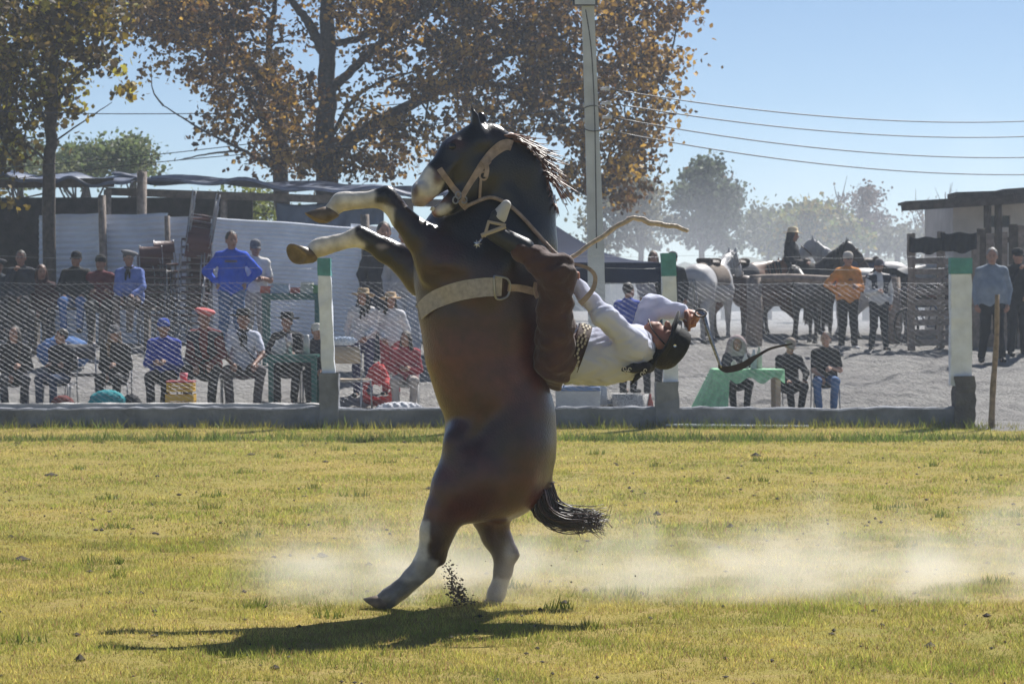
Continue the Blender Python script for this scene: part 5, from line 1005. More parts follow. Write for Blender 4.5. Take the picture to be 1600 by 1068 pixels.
# ------------------------------------------------------------------ left: shelter, corrugated sheets, chair stacks
tin = mat('galvanised_sheet', (.58, .64, .74), .4, .25, var=.22, scale=1.2, bump=.1, bscale=8); tinw = mat('whitewashed_sheet', (.76, .80, .88), .5, .05, var=.15, scale=1.5, bump=.1)
cf = empty('sheet_fence', P(350, 540, 47)); tag(cf, 'fence of horizontal corrugated metal sheets under the shelter roof', 'fence')
def sheet(x0, x1, yt0, yt1, yb, Y, m, wav=.105):
    zt_, zb = P(0, (yt0 + yt1) / 2, Y)[2], P(0, yb, Y)[2]; n = int((zt_ - zb) / wav * 6); V = []; xa, xb = P(x0, 0, Y)[0], P(x1, 0, Y)[0]; dzt = (yt0 - yt1) / F * Y
    for j in range(n + 1):
        z = lerp(zb, zt_, j / n); o = .26 * wav * math.sin(j * 2 * math.pi / 6)
        for i in range(9): t = i / 8; V.append((lerp(xa, xb, t), Y + o + .012 * math.sin(t * 5 + x0), z + dzt * (t - .5) + .008 * math.sin(t * 9 + x0)))
    V = np.array(V); V2 = V + np.array((0, .004, 0)); o_ = len(V); Fq = [(j * 9 + i, j * 9 + i + 1, (j + 1) * 9 + i + 1, (j + 1) * 9 + i) for j in range(n) for i in range(8)]
    mb = MB(); mb.add(np.concatenate([V, V2]), Fq + [tuple(q + o_ for q in f[::-1]) for f in Fq]); adopt(mb.build('corrugated_sheet', m, None, True), cf)
sheet(61, 157, 336, 333, 560, 47.0, tin); sheet(157, 262, 336, 333, 560, 46.94, tin); sheet(255, 345, 338, 340, 560, 47.05, tin); sheet(330, 560, 339, 355, 560, 46.9, tinw, .075); sheet(548, 690, 350, 360, 560, 47.0, tinw, .075)
for x, yt, r_ in ((160, 305, .075), (262, 337, .055), (571, 335, .085)): mb = MB(); a = P(x, yt, 46.75); mb.tube([(a[0], 46.75, .85), (a[0] + .02, 46.76, (a[2] + .85) / 2), (a[0] - .01, 46.75, a[2])], [r_, r_ * .95, r_ * .9], 9); adopt(mb.build('post', wood, None, True), cf)
sh_ = empty('shelter', P(250, 500, 50)); tag(sh_, 'long open shelter with a sagging tarpaulin roof on rough posts', 'shelter'); tarp = mat('blue_grey_tarp', (.07, .09, .15), .5, var=.5, scale=2.5, bump=.5, bscale=5)
def sagroof(x0, x1, ya, yb, Y0, Y1, m, rise, seed, nm):
    n, k = 40, 12; V = []
    for i in range(n + 1):
        for j in range(k + 1): u, v = i / n, j / k; Yq = lerp(Y0, Y1, v); p = P(lerp(x0, x1, u), 0, Y0); z = P(0, lerp(ya, yb, u), Y0)[2] + rise * v; V.append((p[0], Yq, z + .05 * math.sin(u * 17 + v * 5 + seed) + .04 * math.sin(u * 31 + seed * 2) * (1 - v) + .03 * math.sin(v * 14 + u * 6)))
    V = np.array(V); V2 = V - np.array((0, 0, .05)); K = k + 1; o_ = len(V); Fq = [(i * K + j, (i + 1) * K + j, (i + 1) * K + j + 1, i * K + j + 1) for i in range(n) for j in range(k)]
    fr = [(i * K, i * K + o_, (i + 1) * K + o_, (i + 1) * K) for i in range(n)]; mb = MB(); mb.add(np.concatenate([V, V2]), Fq + [tuple(q + o_ for q in f[::-1]) for f in Fq] + fr); adopt(mb.build(nm, m, None, True), sh_)
sagroof(175, 700, 276, 300, 48.2, 53.5, tarp, .25, 1., 'tarpaulin'); sagroof(-80, 205, 276, 282, 47.4, 53.5, tarp, .35, 3., 'tarpaulin')
mb = MB(); a, b = P(-80, 289, 47.6), P(178, 284, 47.6); mb.box((a + b) / 2, (b[0] - a[0], .09, .16), rotm(-.01, 'Y')); adopt(mb.build('beam', dwood), sh_)
mb = MB(); a, b = P(170, 299, 48.4), P(700, 318, 48.4); mb.box((a + b) / 2, (b[0] - a[0] + .1, .1, .14), rotm(math.atan2(a[2] - b[2], b[0] - a[0]), 'Y')); adopt(mb.build('beam', dwood), sh_)
for x, yt, Yp, r_ in ((222, 268, 47.6, .10), (168, 296, 47.6, .08), (75, 290, 48.2, .12), (350, 305, 48.5, .07), (-30, 290, 47.6, .09), (640, 312, 48.5, .08)):
    mb = MB(); a = P(x, yt, Yp); mb.tube([(a[0] + .02, Yp, .88), (a[0] - .015, Yp, lerp(.88, a[2], .5)), (a[0], Yp, a[2])], [r_, r_ * .94, r_ * .88], 10); adopt(mb.build('post', wood, None, True), sh_)
mb = MB(); a, b = P(-120, 0, 54)[0], P(395, 0, 54)[0]; mb.box(((a + b) / 2, 54, 2.3), (b - a, .12, 2.9)); adopt(mb.build('back_wall', mat('mud_wall', (.06, .05, .045), .95, var=.3, bump=.5)), sh_)
mb = MB(); c_ = P(-95, 0, 50.5)[0]; mb.box((c_, 50.5, 2.3), (.1, 6., 2.9)); adopt(mb.build('side_wall', mat('mud_wall', (.06, .05, .045))), sh_)
t2 = cloth('tarp_screen', 432, 600, 317, 352, 49.0, mat('slate_tarp', (.06, .085, .14), .7, var=.25, scale=2, bump=.2), None, .08, 5); tag(t2, 'slate blue tarpaulin hung above the corrugated fence', 'tarpaulin')
# stacked chairs: every chair its own thing
def cst(px, y0, n, Y, dz, yaw, tilt, flip, lab):
    for k in range(n):
        a = P(px, 480, Y); z = (float(ground(a[0], Y)) if y0 is None else y0) + k * dz; chair_at('red', (a[0] + tilt * k * dz + .012 * math.sin(k * 2.1), Y + .02 * math.cos(k * 1.7), z), 0, '%s, %s' % (lab, ('at the very bottom', 'second lowest', 'third lowest', 'fourth up', 'fifth up', 'sixth up', 'seventh up', 'eighth up', 'ninth up', 'tenth up', 'eleventh up', 'twelfth up')[k] if k < n - 1 else 'topmost'), 'red chairs stacked by the sheet fence', 1., (math.pi if flip else .0 + .03 * math.sin(k), tilt, yaw + .12 * math.sin(k * 1.3)))
g47 = 45.6
cst(238, None, 8, 45.6, .13, .25, 0., False, 'red seated metal chair in the left stack'); cst(303, None, 12, 45.4, .13, -.2, .02, False, 'red seated metal chair in the tall middle stack'); cst(318, 3.17, 4, 45.45, .11, .1, .16, True, 'upturned metal chair leaning on top of the middle stack')
cst(272, None, 9, 45.9, .125, .7, -.03, False, 'red seated metal chair in the rear stack')
# ------------------------------------------------------------------ tables, crates, bottles, odds and ends
gpl = mat('green_plastic', (.01, .10, .09), .45, var=.15, bump=.1)
def table(px0, px1, ytop, Y, d, label, m, name='table', gnd=None, th=.035, group=None):
    x0, x1 = P(px0, 0, Y)[0], P(px1, 0, Y)[0]; zt_ = P(0, ytop, Y)[2]; g0 = float(ground((x0 + x1) / 2, Y)); r = empty(name, ((x0 + x1) / 2, Y, g0)); tag(r, label, 'table', group); w_ = x1 - x0; H = zt_ - g0
    mb = MB(); mb.box((0, d / 2, H - th / 2), (w_, d, th)); mb.build('top', m, r); 
    for ya in (.02, d - .02): mb = MB(); mb.box((0, ya, H - th - .035), (w_ - .04, .02, .07)); mb.build('apron', m, r)
    for sx in (-1, 1):
        for y in (.05, d - .05): mb = MB(); mb.box((sx * (w_ / 2 - .05), y, (H - th) / 2), (.06, .06, H - th), None, None, 1.25); mb.build('leg', m, r)
    return r, zt_
_, zt1 = table(417, 496, 554, 36.25, .7, 'green plastic table in the front row, left of the leaning post', gpl)
_, zt2 = table(408, 500, 458, 41.5, .7, 'dark green table with goods on it further back, left of the leaning post', gpl)
def lathe_thing(name, px, Y, z, prof, m, label, cat, dy=0., sm=True, n=14, group=None):
    X = (px - CX) / F * Y; mb = MB(); mb.lathe(prof, n); o = mb.build(name, m, None, sm); o.location = (X, Y + dy, z); tag(o, label, cat, group); return o
lathe_thing('jug', 433, 36.4, zt1, [(.001, 0), (.05, 0), (.06, .05), (.055, .12), (.03, .18), (.028, .2), (.001, .2)], whitepl, 'white jug on the green plastic table', 'jug', .1)
f = Field((-.2, -.15, -.01), (.2, .15, .3), .015); f.ell((0, 0, .07), (.11, .08, .075), None, .03); f.ell((.03, 0, .15), (.06, .05, .06), None, .04); f.cap((.05, 0, .18), (.075, 0, .25), .03, .012, .03); f.wrinkle(.008, 40); v, q = f.surf(); o = obj('plastic_bag', mesh('plastic_bag', v, q, None, True), mat('white_bag', (.6, .6, .62), .4, trans=.3)); o.location = P(437, 0, 36.5) * np.array((1, 1, 0)) + np.array((.0, 0, zt1)); tag(o, 'knotted white plastic bag on the green plastic table', 'bag')
lathe_thing('thermos', 452, 36.5, zt1, [(.001, 0), (.045, 0), (.045, .22), (.035, .24), (.035, .29), (.001, .29)], mat('steel_flask', (.45, .4, .4), .3, .6), 'tall steel flask in the middle of the green plastic table', 'flask')
lathe_thing('thermos', 479, 36.5, zt1, [(.001, 0), (.045, 0), (.045, .2), (.035, .22), (.035, .27), (.001, .27)], mat('grey_flask', (.5, .5, .48), .4, .3), 'pale grey flask at the right end of the green plastic table', 'flask')
for k, (x, cl, w_, h_) in enumerate(((418, (.5, .1, .06), .22, .1), (438, (.35, .4, .5), .3, .14), (462, (.45, .07, .05), .16, .08), (480, (.5, .48, .42), .2, .16), (492, (.15, .3, .12), .14, .12))):
    mb = MB(); mb.box((0, 0, h_ / 2), (w_, .22, h_), None, None, .94); mb.box((0, 0, h_ + .008), (w_ * .97, .21, .012)); o = mb.build('box', cmat(cl, .6)); o.location = P(x, 0, 41.8) * np.array((1, 1, 0)) + np.array((0, 0, zt2)); tag(o, '%s box on the dark green table, %s' % (('red', 'pale blue', 'small red', 'cream', 'green')[k], ('first from the left', 'second from the left', 'in the middle', 'fourth from the left', 'last on the right')[k]), 'box', 'goods on the dark green table')
# yellow crates
def crate(px0, px1, yt, yb, Y, m, label, lid=None):
    x0, x1 = P(px0, 0, Y)[0], P(px1, 0, Y)[0]; z0, z1 = float(ground(0, Y)) if yb is None else P(0, yb, Y)[2], P(0, yt, Y)[2]; r = empty('crate', ((x0 + x1) / 2, Y, z0)); tag(r, label, 'crate'); w_, H = x1 - x0, z1 - z0; mb = MB()
    for k in range(3): 
        zc = H * (k + .5) / 3
        for (c, d) in (((0, -.15, zc), (w_, .012, H / 3 - .02)), ((0, .15, zc), (w_, .012, H / 3 - .02)), ((-w_ / 2, 0, zc), (.012, .3, H / 3 - .02)), ((w_ / 2, 0, zc), (.012, .3, H / 3 - .02))): mb.box(c, d)
    for sx in (-1, 1):
        for sy in (-1, 1): mb.box((sx * (w_ / 2 - .012), sy * .14, H / 2), (.03, .03, H))
    mb.box((0, 0, .01), (w_, .3, .012)); mb.build('crate_body', m, r)
    if lid: mb = MB(); mb.box((0, 0, H + .012), (w_ + .02, .33, .02)); mb.build('lid', lid, r)
    return z1
yel = mat('yellow_plastic', (.55, .33, .03), .5, var=.12); z_ = crate(261, 304, 615, None, 35.0, yel, 'lower yellow plastic crate on the ground left of the salmon beret')
z2 = crate(263, 303, 597, 612, 35.0, yel, 'upper yellow plastic crate stacked at the feet of the tracksuit', mat('red_lid', (.35, .04, .05), .5))
lathe_thing('cup', 287, 35.0, P(0, 597, 35.0)[2] + .025, [(.001, 0), (.045, 0), (.055, .1), (.001, .1)], mat('pink_plastic', (.6, .12, .16), .5), 'pink cup standing on the yellow crates', 'cup')
def soft(name, px, py, Y, r_, m, label, cat, z=None, wr=.012, gap=True):
    f = Field(-np.array(r_) * 1.3, np.array(r_) * 1.3, min(r_) / 7); f.ell((0, 0, 0), (r_[0], r_[1], r_[2]), None, .03); f.cap((-r_[0] * .5, 0, -r_[2] * .3), (r_[0] * .5, 0, -r_[2] * .3), r_[2] * .62, None, .05); f.wrinkle(wr, 18 / max(r_), px); v, q = f.surf(); v[:, 2] -= v[:, 2].min(); o = obj(name, mesh(name, v, q, None, True), m); p = P(px, py, Y); o.location = (p[0], Y, float(ground(p[0], Y)) if z is None else z); tag(o, label, cat); return o
soft('bag', 168, 0, 35.2, (.25, .16, .17), cmat((.01, .22, .25)), 'turquoise bag on the ground before the grey cap', 'bag'); soft('bag', 98, 0, 35.3, (.16, .13, .13), cmat((.12, .02, .02)), 'dark red bag on the ground between the front row chairs', 'bag'); soft('bag', 205, 0, 35.3, (.13, .12, .14), cmat((.02, .02, .03)), 'black bag standing right of the turquoise bag', 'bag'); soft('bundle', 625, 0, 35.0, (.3, .14, .09), cmat((.55, .55, .57)), 'white cloth bundle lying at the feet of the red jacket', 'bundle')
soft('blue_cloth', 100, 0, 41.0, (.42, .3, .25), cmat((.03, .10, .27)), 'heap of blue cloth behind the front row, left', 'cloth', None, .02)
chair_at('tan', (P(547, 0, 35.4)[0], 35.4, .1), math.pi - .2, 'tan canvas chair with its back to the field beside the leaning post', None, 1.12); chair_at('dark', (P(130, 0, 36.9)[0], 36.9, .16), .3, 'empty blue-grey folding chair behind the front row, left', None, 1.05)
soft('towel', 537, 0, 35.35, (.17, .05, .05), cmat((.4, .48, .6)), 'pale blue towel draped on the tan canvas chair', 'towel', 1.03)
soft('red_bundle', 590, 0, 36.6, (.16, .12, .3), cmat((.5, .06, .06)), 'red cloth bundle standing in front of the straw hats', 'cloth')
# cool box
cb = empty('cool_box', P(903, 0, 34.9) * np.array((1, 1, 0)) + np.array((0, 0, .1))); tag(cb, 'white cool box with blue lid standing below the rider', 'cool box'); w_ = P(936, 0, 34.9)[0] - P(868, 0, 34.9)[0]
mb = MB(); mb.box((0, 0, .17), (w_, .36, .34), None, None, 1.03); mb.build('box_body', whitepl, cb); mb = MB(); mb.box((0, 0, .37), (w_ + .01, .38, .05)); mb.build('lid', mat('blue_lid', (.12, .2, .38), .5), cb); mb = MB(); mb.tube([(-.2, -.1, .4), (-.15, -.1, .45), (.1, -.1, .45), (.16, -.1, .4)], .012, 6); mb.build('handle', tubem, cb)
lathe_thing('tyre', 948, 35.1, .1, [(.1, 0), (.16, .0), (.18, .05), (.18, .1), (.16, .15), (.1, .15), (.1, 0)], mat('tyre', (.015, .015, .016), .8), 'black tyre lying right of the white cool box', 'tyre')
bs = lathe_thing('wire_basket', 985, 35.0, .1, [(.2, 0), (.22, .15), (.24, .3), (.25, .3), (.22, .0)], mat('basket_weave', (.35, .34, .33), .7, var=.6, scale=60), 'grey wire basket on the ground below the rider\'s head', 'basket')
for k, x in enumerate((1005, 1016)): lathe_thing('bottle', x, 35.0, .1, [(.001, 0), (.04, 0), (.04, .18), (.015, .25), (.015, .3), (.001, .3)], cmat((.45, .12, .1), .4), '%s pink bottle beside the wire basket' % ('left', 'right')[k], 'bottle', 0, True, 14, 'bottles by the basket')
# green table with cloth
r_, ztg = table(1128, 1222, 578, 35.4, .7, 'wooden folding table under a mint green cloth on the right', mat('pale_wood', (.42, .31, .22), .7, var=.2), 'folding_table')
x0, x1 = P(1128, 0, 35.4)[0], P(1222, 0, 35.4)[0]; mb = MB()
n, k = 26, 16; V = []
for i in range(n + 1):
    for j in range(k + 1):
        u, v = i / n, j / k; x = lerp(P(1117, 0, 35.36)[0], x1 + .03, u); y = lerp(35.36, 36.14, v); z = ztg + .008; drop = 0
        if i == 0 or u < .0: pass
        V.append((x, y, z + .004 * math.sin(u * 20) * math.sin(v * 15)))
K = k + 1; mb.add(V, [(i * K + j, (i + 1) * K + j, (i + 1) * K + j + 1, i * K + j + 1) for i in range(n) for j in range(k)])
for (ta, tb_, ba, bb, y0_, y1_, zb_) in ((1117, 1141, 1089, 1137, 35.36, 35.22, .11), (1117, 1117.01, 1089, 1092, 35.36, 35.22, .11)):
    V = []
    for i in range(n + 1):
        for j in range(k + 1):
            u, v = i / n, j / k; Yq = lerp(35.36, 35.24, v) + .02 * math.sin(u * 22) * v
            if ta == 1117 and tb_ < 1118: x = lerp(P(1117, 0, 35.36)[0], P(1090, 0, 35.24)[0] - .05 * u, v); Yq = lerp(lerp(35.36, 35.24, v), 36.14, u); x += .03 * math.sin(u * 16) * v
            else: x = P(lerp(lerp(ta, tb_, u), lerp(ba, bb, u), v), 0, Yq)[0]
            V.append((x, Yq, lerp(ztg + .008, .11, v)))
    mb.add(V, [(i * K + j, i * K + j + 1, (i + 1) * K + j + 1, (i + 1) * K + j) for i in range(n) for j in range(k)])
V = []
for i in range(n + 1):
    for j in range(5): u, v = i / n, j / 4; V.append((lerp(P(1140, 0, 35.36)[0], x1 + .03, u), 35.36 - .03 * v * (1 + .6 * math.sin(u * 26)), ztg + .008 - (.10 + .09 * math.sin(u * 7 + .6) ** 2) * v))
mb.add(V, [(i * 5 + j, i * 5 + j + 1, (i + 1) * 5 + j + 1, (i + 1) * 5 + j) for i in range(n) for j in range(4)])
tag(mb.build('tablecloth', mat('mint_cloth', (.27, .58, .34), .8, var=.25, scale=14, bump=.3, trans=.25), None, True), 'mint green patterned cloth hanging to the ground from the folding table', 'tablecloth')
for k, (x, h_, cl) in enumerate(((1165, .2, (.5, .5, .52)), (1178, .26, (.45, .5, .55)), (1186, .3, (.5, .52, .48)), (1147, .12, (.55, .54, .5)))): lathe_thing('bottle', x, 35.6, ztg + .012, [(.001, 0), (.042, 0), (.042, h_ * .65), (.018, h_ * .85), (.018, h_), (.001, h_)], mat('clear_plastic%d' % k, cl, .2, trans=.4), '%s on the mint green cloth' % ('short bottle left of the middle', 'middle bottle', 'tallest bottle', 'squat white tub at the left')[k], 'bottle', 0, True, 14, 'bottles on the mint cloth')
# bench for the back row
bn = empty('bench', P(100, 0, 43.1) * np.array((1, 1, 0)) + np.array((0, 0, .74))); tag(bn, 'long raised plank bench carrying the back row on the left', 'bench')
hs_ = CZ - (393 - HY) / F * 43 - .74 - .02 - .88; a, b = P(-40, 0, 43.1)[0], P(240, 0, 43.1)[0]
for k in range(3): mb = MB(); mb.box(((a + b) / 2, 42.98 + k * .15, .74 + hs_ - .03), (b - a, .13, .04)); adopt(mb.build('plank', dwood), bn)
for x in np.linspace(a + .1, b - .1, 4): mb = MB(); mb.box((x, 43.1, .74 + hs_ / 2 - .03), (.08, .3, hs_ - .03)); adopt(mb.build('support', dwood), bn)
# ------------------------------------------------------------------ trees
barkm = mat('bark', (.07, .055, .045), .95, var=.4, scale=14, bump=.8, bscale=30)
def leafmat(name, trans=.5): return mat(name, (0, 0, 0), .6, attr=True, var=.25, scale=1.5, trans=trans, spec=.25)
def tree(label, Y, limbs, blobs, n_leaf, leaf, pal, seed, cat='tree', depth=2.5, twig_n=220, drop=0., clump=.5, name='autumn_tree', group=None, gy=None):
    g = np.random.default_rng(seed); base = P(*limbs[0][0][:2], Y); r = empty(name, (base[0], Y, float(ground(base[0], Y)))); tag(r, label, cat, group); mb = MB(); nodes = []
    for li, (pts) in enumerate(limbs):
        rad = pts[-1] if isinstance(pts[-1], tuple) and len(pts[-1]) == 2 and pts[-1][0] < 1 else (.1, .03); pp = [p for p in pts if not (len(p) == 2 and p[0] < 1 and p is pts[-1])]
        dd = g.normal(0, depth * .25) if li else 0.
        q = np.array([P(p[0], p[1], Y + (p[2] if len(p) > 2 else (dd * k / max(1, len(pp) - 1)))) for k, p in enumerate(pp)])
        if li == 0: q[0, 2] = float(ground(q[0, 0], Y)) - .05
        q = smoothpath(q, 6 * len(pp)); q[1:-1] += g.normal(0, rad[0] * .10, q[1:-1].shape); mb.tube(q, np.linspace(rad[0], rad[1], len(q)), 9); nodes.append(q)
    adopt(mb.build('trunk', barkm, None, True), r); nodes = np.concatenate(nodes)
    wts = np.array([b[2] * b[3] * (b[4] if len(b) > 4 else 1.) for b in blobs]); wts = wts / wts.sum(); LV = []; LC = []; tw = MB(); cents = []
    for t in range(twig_n):
        b = blobs[g.choice(len(blobs), p=wts)]; a = g.uniform(0, 6.283); rr = math.sqrt(g.random()); c = P(b[0] + b[2] * rr * math.cos(a), b[1] + b[3] * rr * math.sin(a), Y + g.uniform(-depth, depth)); cents.append(c)
        if t % 2 == 0:
            d = np.linalg.norm(nodes - c, axis=1); k = np.argmin(d + g.random(len(d)) * .8); s0 = nodes[k]
            if d[k] < 6: mid = (s0 + c) / 2 + g.normal(0, .12, 3) * d[k] * .4; tw.tube(smoothpath(np.array([s0, mid, c]), 6), np.linspace(.018 + .006 * d[k], .004, 6), 5)
    if tw.V: adopt(tw.build('twigs', barkm), r).__setitem__('kind', 'stuff')
    cents = np.array(cents); idx = g.integers(0, len(cents), n_leaf); c = cents[idx] + g.normal(0, 1, (n_leaf, 3)) * clump * np.array([1, 1, .7]) * (.6 + .8 * g.random((len(cents), 1)))[idx]
    nrm = g.normal(0, 1, (n_leaf, 3)); nrm /= np.linalg.norm(nrm, axis=1)[:, None]; u = np.cross(nrm, g.normal(0, 1, (n_leaf, 3))); u /= np.linalg.norm(u, axis=1)[:, None]; v = np.cross(nrm, u); L = (leaf * g.uniform(.6, 1.35, n_leaf))[:, None]
    V = np.empty((n_leaf, 6, 3)); V[:, 0] = c - v * L * .55; V[:, 1] = c + u * L * .42 - v * L * .1 + nrm * L * .12; V[:, 2] = c + u * L * .28 + v * L * .35 + nrm * L * .05; V[:, 3] = c + v * L * .62; V[:, 4] = c - u * L * .28 + v * L * .35 + nrm * L * .05; V[:, 5] = c - u * L * .42 - v * L * .1 + nrm * L * .12
    i = np.arange(n_leaf) * 6; Q = np.concatenate([np.stack([i, i + 1, i + 2, i + 3], 1), np.stack([i, i + 3, i + 4, i + 5], 1)])
    pal = np.array(pal); pc = g.integers(0, len(pal), len(cents)); sel = np.where(g.random(n_leaf) < .6, pc[idx], g.integers(0, len(pal), n_leaf)); C = pal[sel] * g.uniform(.65, 1.35, (n_leaf, 1))
    o = obj('crown', mesh('crown', V.reshape(-1, 3), Q, np.repeat(C, 6, 0)), leafmat('leaf', .45)); adopt(o, r); o['kind'] = 'stuff'; return r
AUT = [(.11, .065, .025), (.20, .115, .03), (.45, .27, .05), (.07, .045, .027), (.13, .065, .025), (.34, .20, .045)]
tree('big spreading autumn tree with thick dark trunk above the shelter', 56., [
    [(510, 480), (512, 300), (508, 220), (511, 130), (512, 40), (505, -90), (515, -260), (.28, .1)],
    [(510, 250), (560, 212), (600, 186), (690, 138), (781, 90), (850, 66), (930, 40), (.17, .04)], [(512, 145), (560, 100), (610, 55), (680, 10), (760, -60), (.11, .03)], [(511, 70), (560, 60), (640, 25), (720, -30), (.09, .03)], [(506, 80), (480, 35), (450, -10), (400, -90), (.13, .04)],
    [(509, 235), (545, 165), (590, 130), (650, 110), (.06, .02)], [(850, 66), (910, 90), (980, 110), (1040, 130), (.06, .02)], [(690, 138), (760, 130), (850, 150), (960, 190), (1010, 210), (.07, .02)], [(512, 0), (600, -60), (800, -120), (1000, -120), (.12, .03)], [(512, -20), (430, -120), (300, -190), (.1, .03)], [(781, 90), (850, 20), (950, -30), (1040, -40), (.08, .02)]],
    [(560, 60, 70, 70, .5), (660, 60, 110, 80), (780, 60, 110, 80), (900, 60, 110, 80), (1000, 50, 80, 70), (1040, 110, 38, 60, .8), (980, 160, 70, 70), (880, 150, 80, 60, .8), (780, 160, 80, 60, .6), (640, 170, 90, 60, .8), (570, 230, 70, 45, .8), (660, 235, 90, 40, .7), (940, 230, 70, 50), (980, 285, 45, 40, .8), (890, 270, 40, 50, .5), (600, -40, 140, 70), (780, -50, 140, 70), (950, -50, 120, 70), (700, -160, 240, 80), (500, -160, 160, 80), (470, 190, 50, 60, .6), (500, 250, 40, 35, .9)], 38000, .105, AUT, 21, twig_n=520, clump=.24)
tree('leaning autumn tree with forked limbs left of the big trunk', 58., [[(445, 480), (440, 280), (434, 152), (395, 105), (371, 78), (337, 27), (300, -50), (.19, .08)], [(440, 265), (410, 190), (385, 140), (350, 110), (.09, .03)], [(434, 160), (420, 80), (430, 0), (440, -100), (.1, .03)], [(440, 270), (380, 235), (320, 205), (255, 165), (.05, .012)], [(380, 235), (330, 240), (280, 250), (.03, .01)], [(371, 78), (300, 70), (240, 60), (.06, .02)]],
    [(260, 30, 70, 50), (215, 35, 45, 45), (235, 110, 35, 35, .5), (340, 60, 80, 60), (300, -30, 110, 60), (420, 30, 70, 60, .8), (400, 120, 70, 50), (330, 130, 60, 40, .7), (430, 200, 50, 50, .9), (360, 190, 50, 30, .5), (440, 250, 40, 30, .9), (450, -60, 90, 60), (250, -100, 120, 60)], 13000, .105, AUT, 22, twig_n=200, clump=.24)
tree('autumn tree with yellow leaves and slim dark trunk at the far left', 46.5, [[(76, 480), (77, 300), (80, 200), (84, 100), (90, 0), (95, -150), (.125, .07)], [(80, 210), (50, 150), (10, 110), (.04, .015)], [(82, 170), (120, 120), (170, 90), (.04, .012)], [(77, 255), (40, 225), (-10, 205), (.03, .01)], [(80, 225), (130, 190), (175, 160), (.02, .006)], [(84, 100), (40, 40), (0, 0), (.04, .015)], [(86, 60), (130, 20), (180, -20), (.04, .015)]],
    [(40, 40, 70, 60), (110, 40, 70, 60), (30, 120, 60, 50), (100, 110, 60, 45), (40, 190, 55, 40), (160, 70, 40, 50, .8), (120, 160, 40, 30, .6), (0, 240, 30, 30, .7), (60, -40, 120, 60), (170, 10, 50, 40), (190, 120, 20, 25, .35), (-30, 100, 50, 140), (5, 300, 14, 16, .5)], 10000, .11, [(.10, .075, .02), (.17, .12, .02), (.28, .2, .02), (.07, .05, .025), (.13, .09, .03), (.36, .32, .04)], 23, twig_n=240, clump=.2)
GRN = [(.10, .13, .05), (.13, .16, .06), (.08, .11, .05), (.16, .17, .08)]
for k, (lab, Y, x, blobs, pal, n, leaf, seed) in enumerate((
    ('feathery green tree behind the shelter, nearest the left edge', 75., 30, [(30, 240, 45, 28), (20, 270, 60, 20)], GRN, 3500, .14, 31), ('feathery green tree behind the shelter, right of the slim trunk', 72., 130, [(120, 245, 40, 24), (160, 240, 50, 20), (110, 265, 60, 15)], GRN, 5000, .14, 32), ('feathery green tree behind the shelter, left of the forked limbs', 72., 205, [(205, 235, 35, 22), (215, 255, 45, 18)], GRN, 4000, .14, 33), ('low green bush behind the shelter opening', 62., 390, [(390, 330, 70, 45), (330, 335, 60, 40)], [(.12, .15, .04), (.18, .2, .05)], 6000, .12, 34),
    ('hazy olive tree right of the utility pole', 88., 1000, [(985, 300, 45, 50), (1010, 280, 40, 40), (960, 340, 50, 50), (1020, 340, 50, 50)], [(.13, .13, .08), (.16, .15, .09)], 9000, .17, 35), ('hazy dark green tree with upswept branches behind the grey horse', 84., 1095, [(1100, 290, 45, 45), (1130, 310, 40, 45), (1080, 330, 50, 50), (1120, 360, 55, 40), (1105, 262, 20, 20)], [(.07, .09, .055), (.09, .11, .06), (.06, .075, .05)], 9000, .17, 36), ('pale olive tree between the dark tree and the yellow bush', 95., 1200, [(1195, 345, 40, 40), (1215, 370, 50, 30)], [(.14, .15, .08), (.12, .13, .07)], 5000, .17, 37),
    ('yellow green bush tree behind the mounted woman', 78., 1265, [(1255, 340, 40, 30), (1290, 345, 40, 35), (1320, 365, 35, 30), (1260, 375, 60, 25)], [(.12, .15, .04), (.18, .17, .04), (.22, .17, .04), (.08, .11, .04)], 9000, .16, 38), ('sparse greyish tree right of the yellow bush', 92., 1353, [(1352, 310, 24, 26, .7), (1350, 345, 28, 30, .8), (1375, 350, 25, 30, .6)], [(.11, .09, .08), (.13, .10, .085), (.09, .08, .075)], 3600, .13, 39), ('low scrub tree behind the white horses', 90., 1400, [(1395, 372, 45, 22), (1440, 378, 40, 18)], [(.13, .13, .09), (.11, .11, .075)], 4000, .16, 40))):
    limbs = [[(x, 470), (x + 2, 400), (x + 4, int(blobs[0][1])), (.14, .05)]]; gg = random.Random(seed)
    for b in blobs:
        for q in range(4): limbs.append([(x + 2, 395), ((x + b[0]) / 2 + gg.uniform(-8, 8), (395 + b[1]) / 2), (b[0] + gg.uniform(-.8, .8) * b[2], b[1] + gg.uniform(-.9, .3) * b[3]), (.05, .012)])
    blobs = [(b[0], b[1] + b[3] * .15, b[2] * .85, b[3] * .8) + tuple(b[4:]) for b in blobs]
    tree(lab, Y, limbs, blobs, int(n * .6), leaf * .8, pal, seed, twig_n=90, clump=.2, name='leafy_tree' if leaf > .13 else 'bare_tree', group='trees beyond the yard')
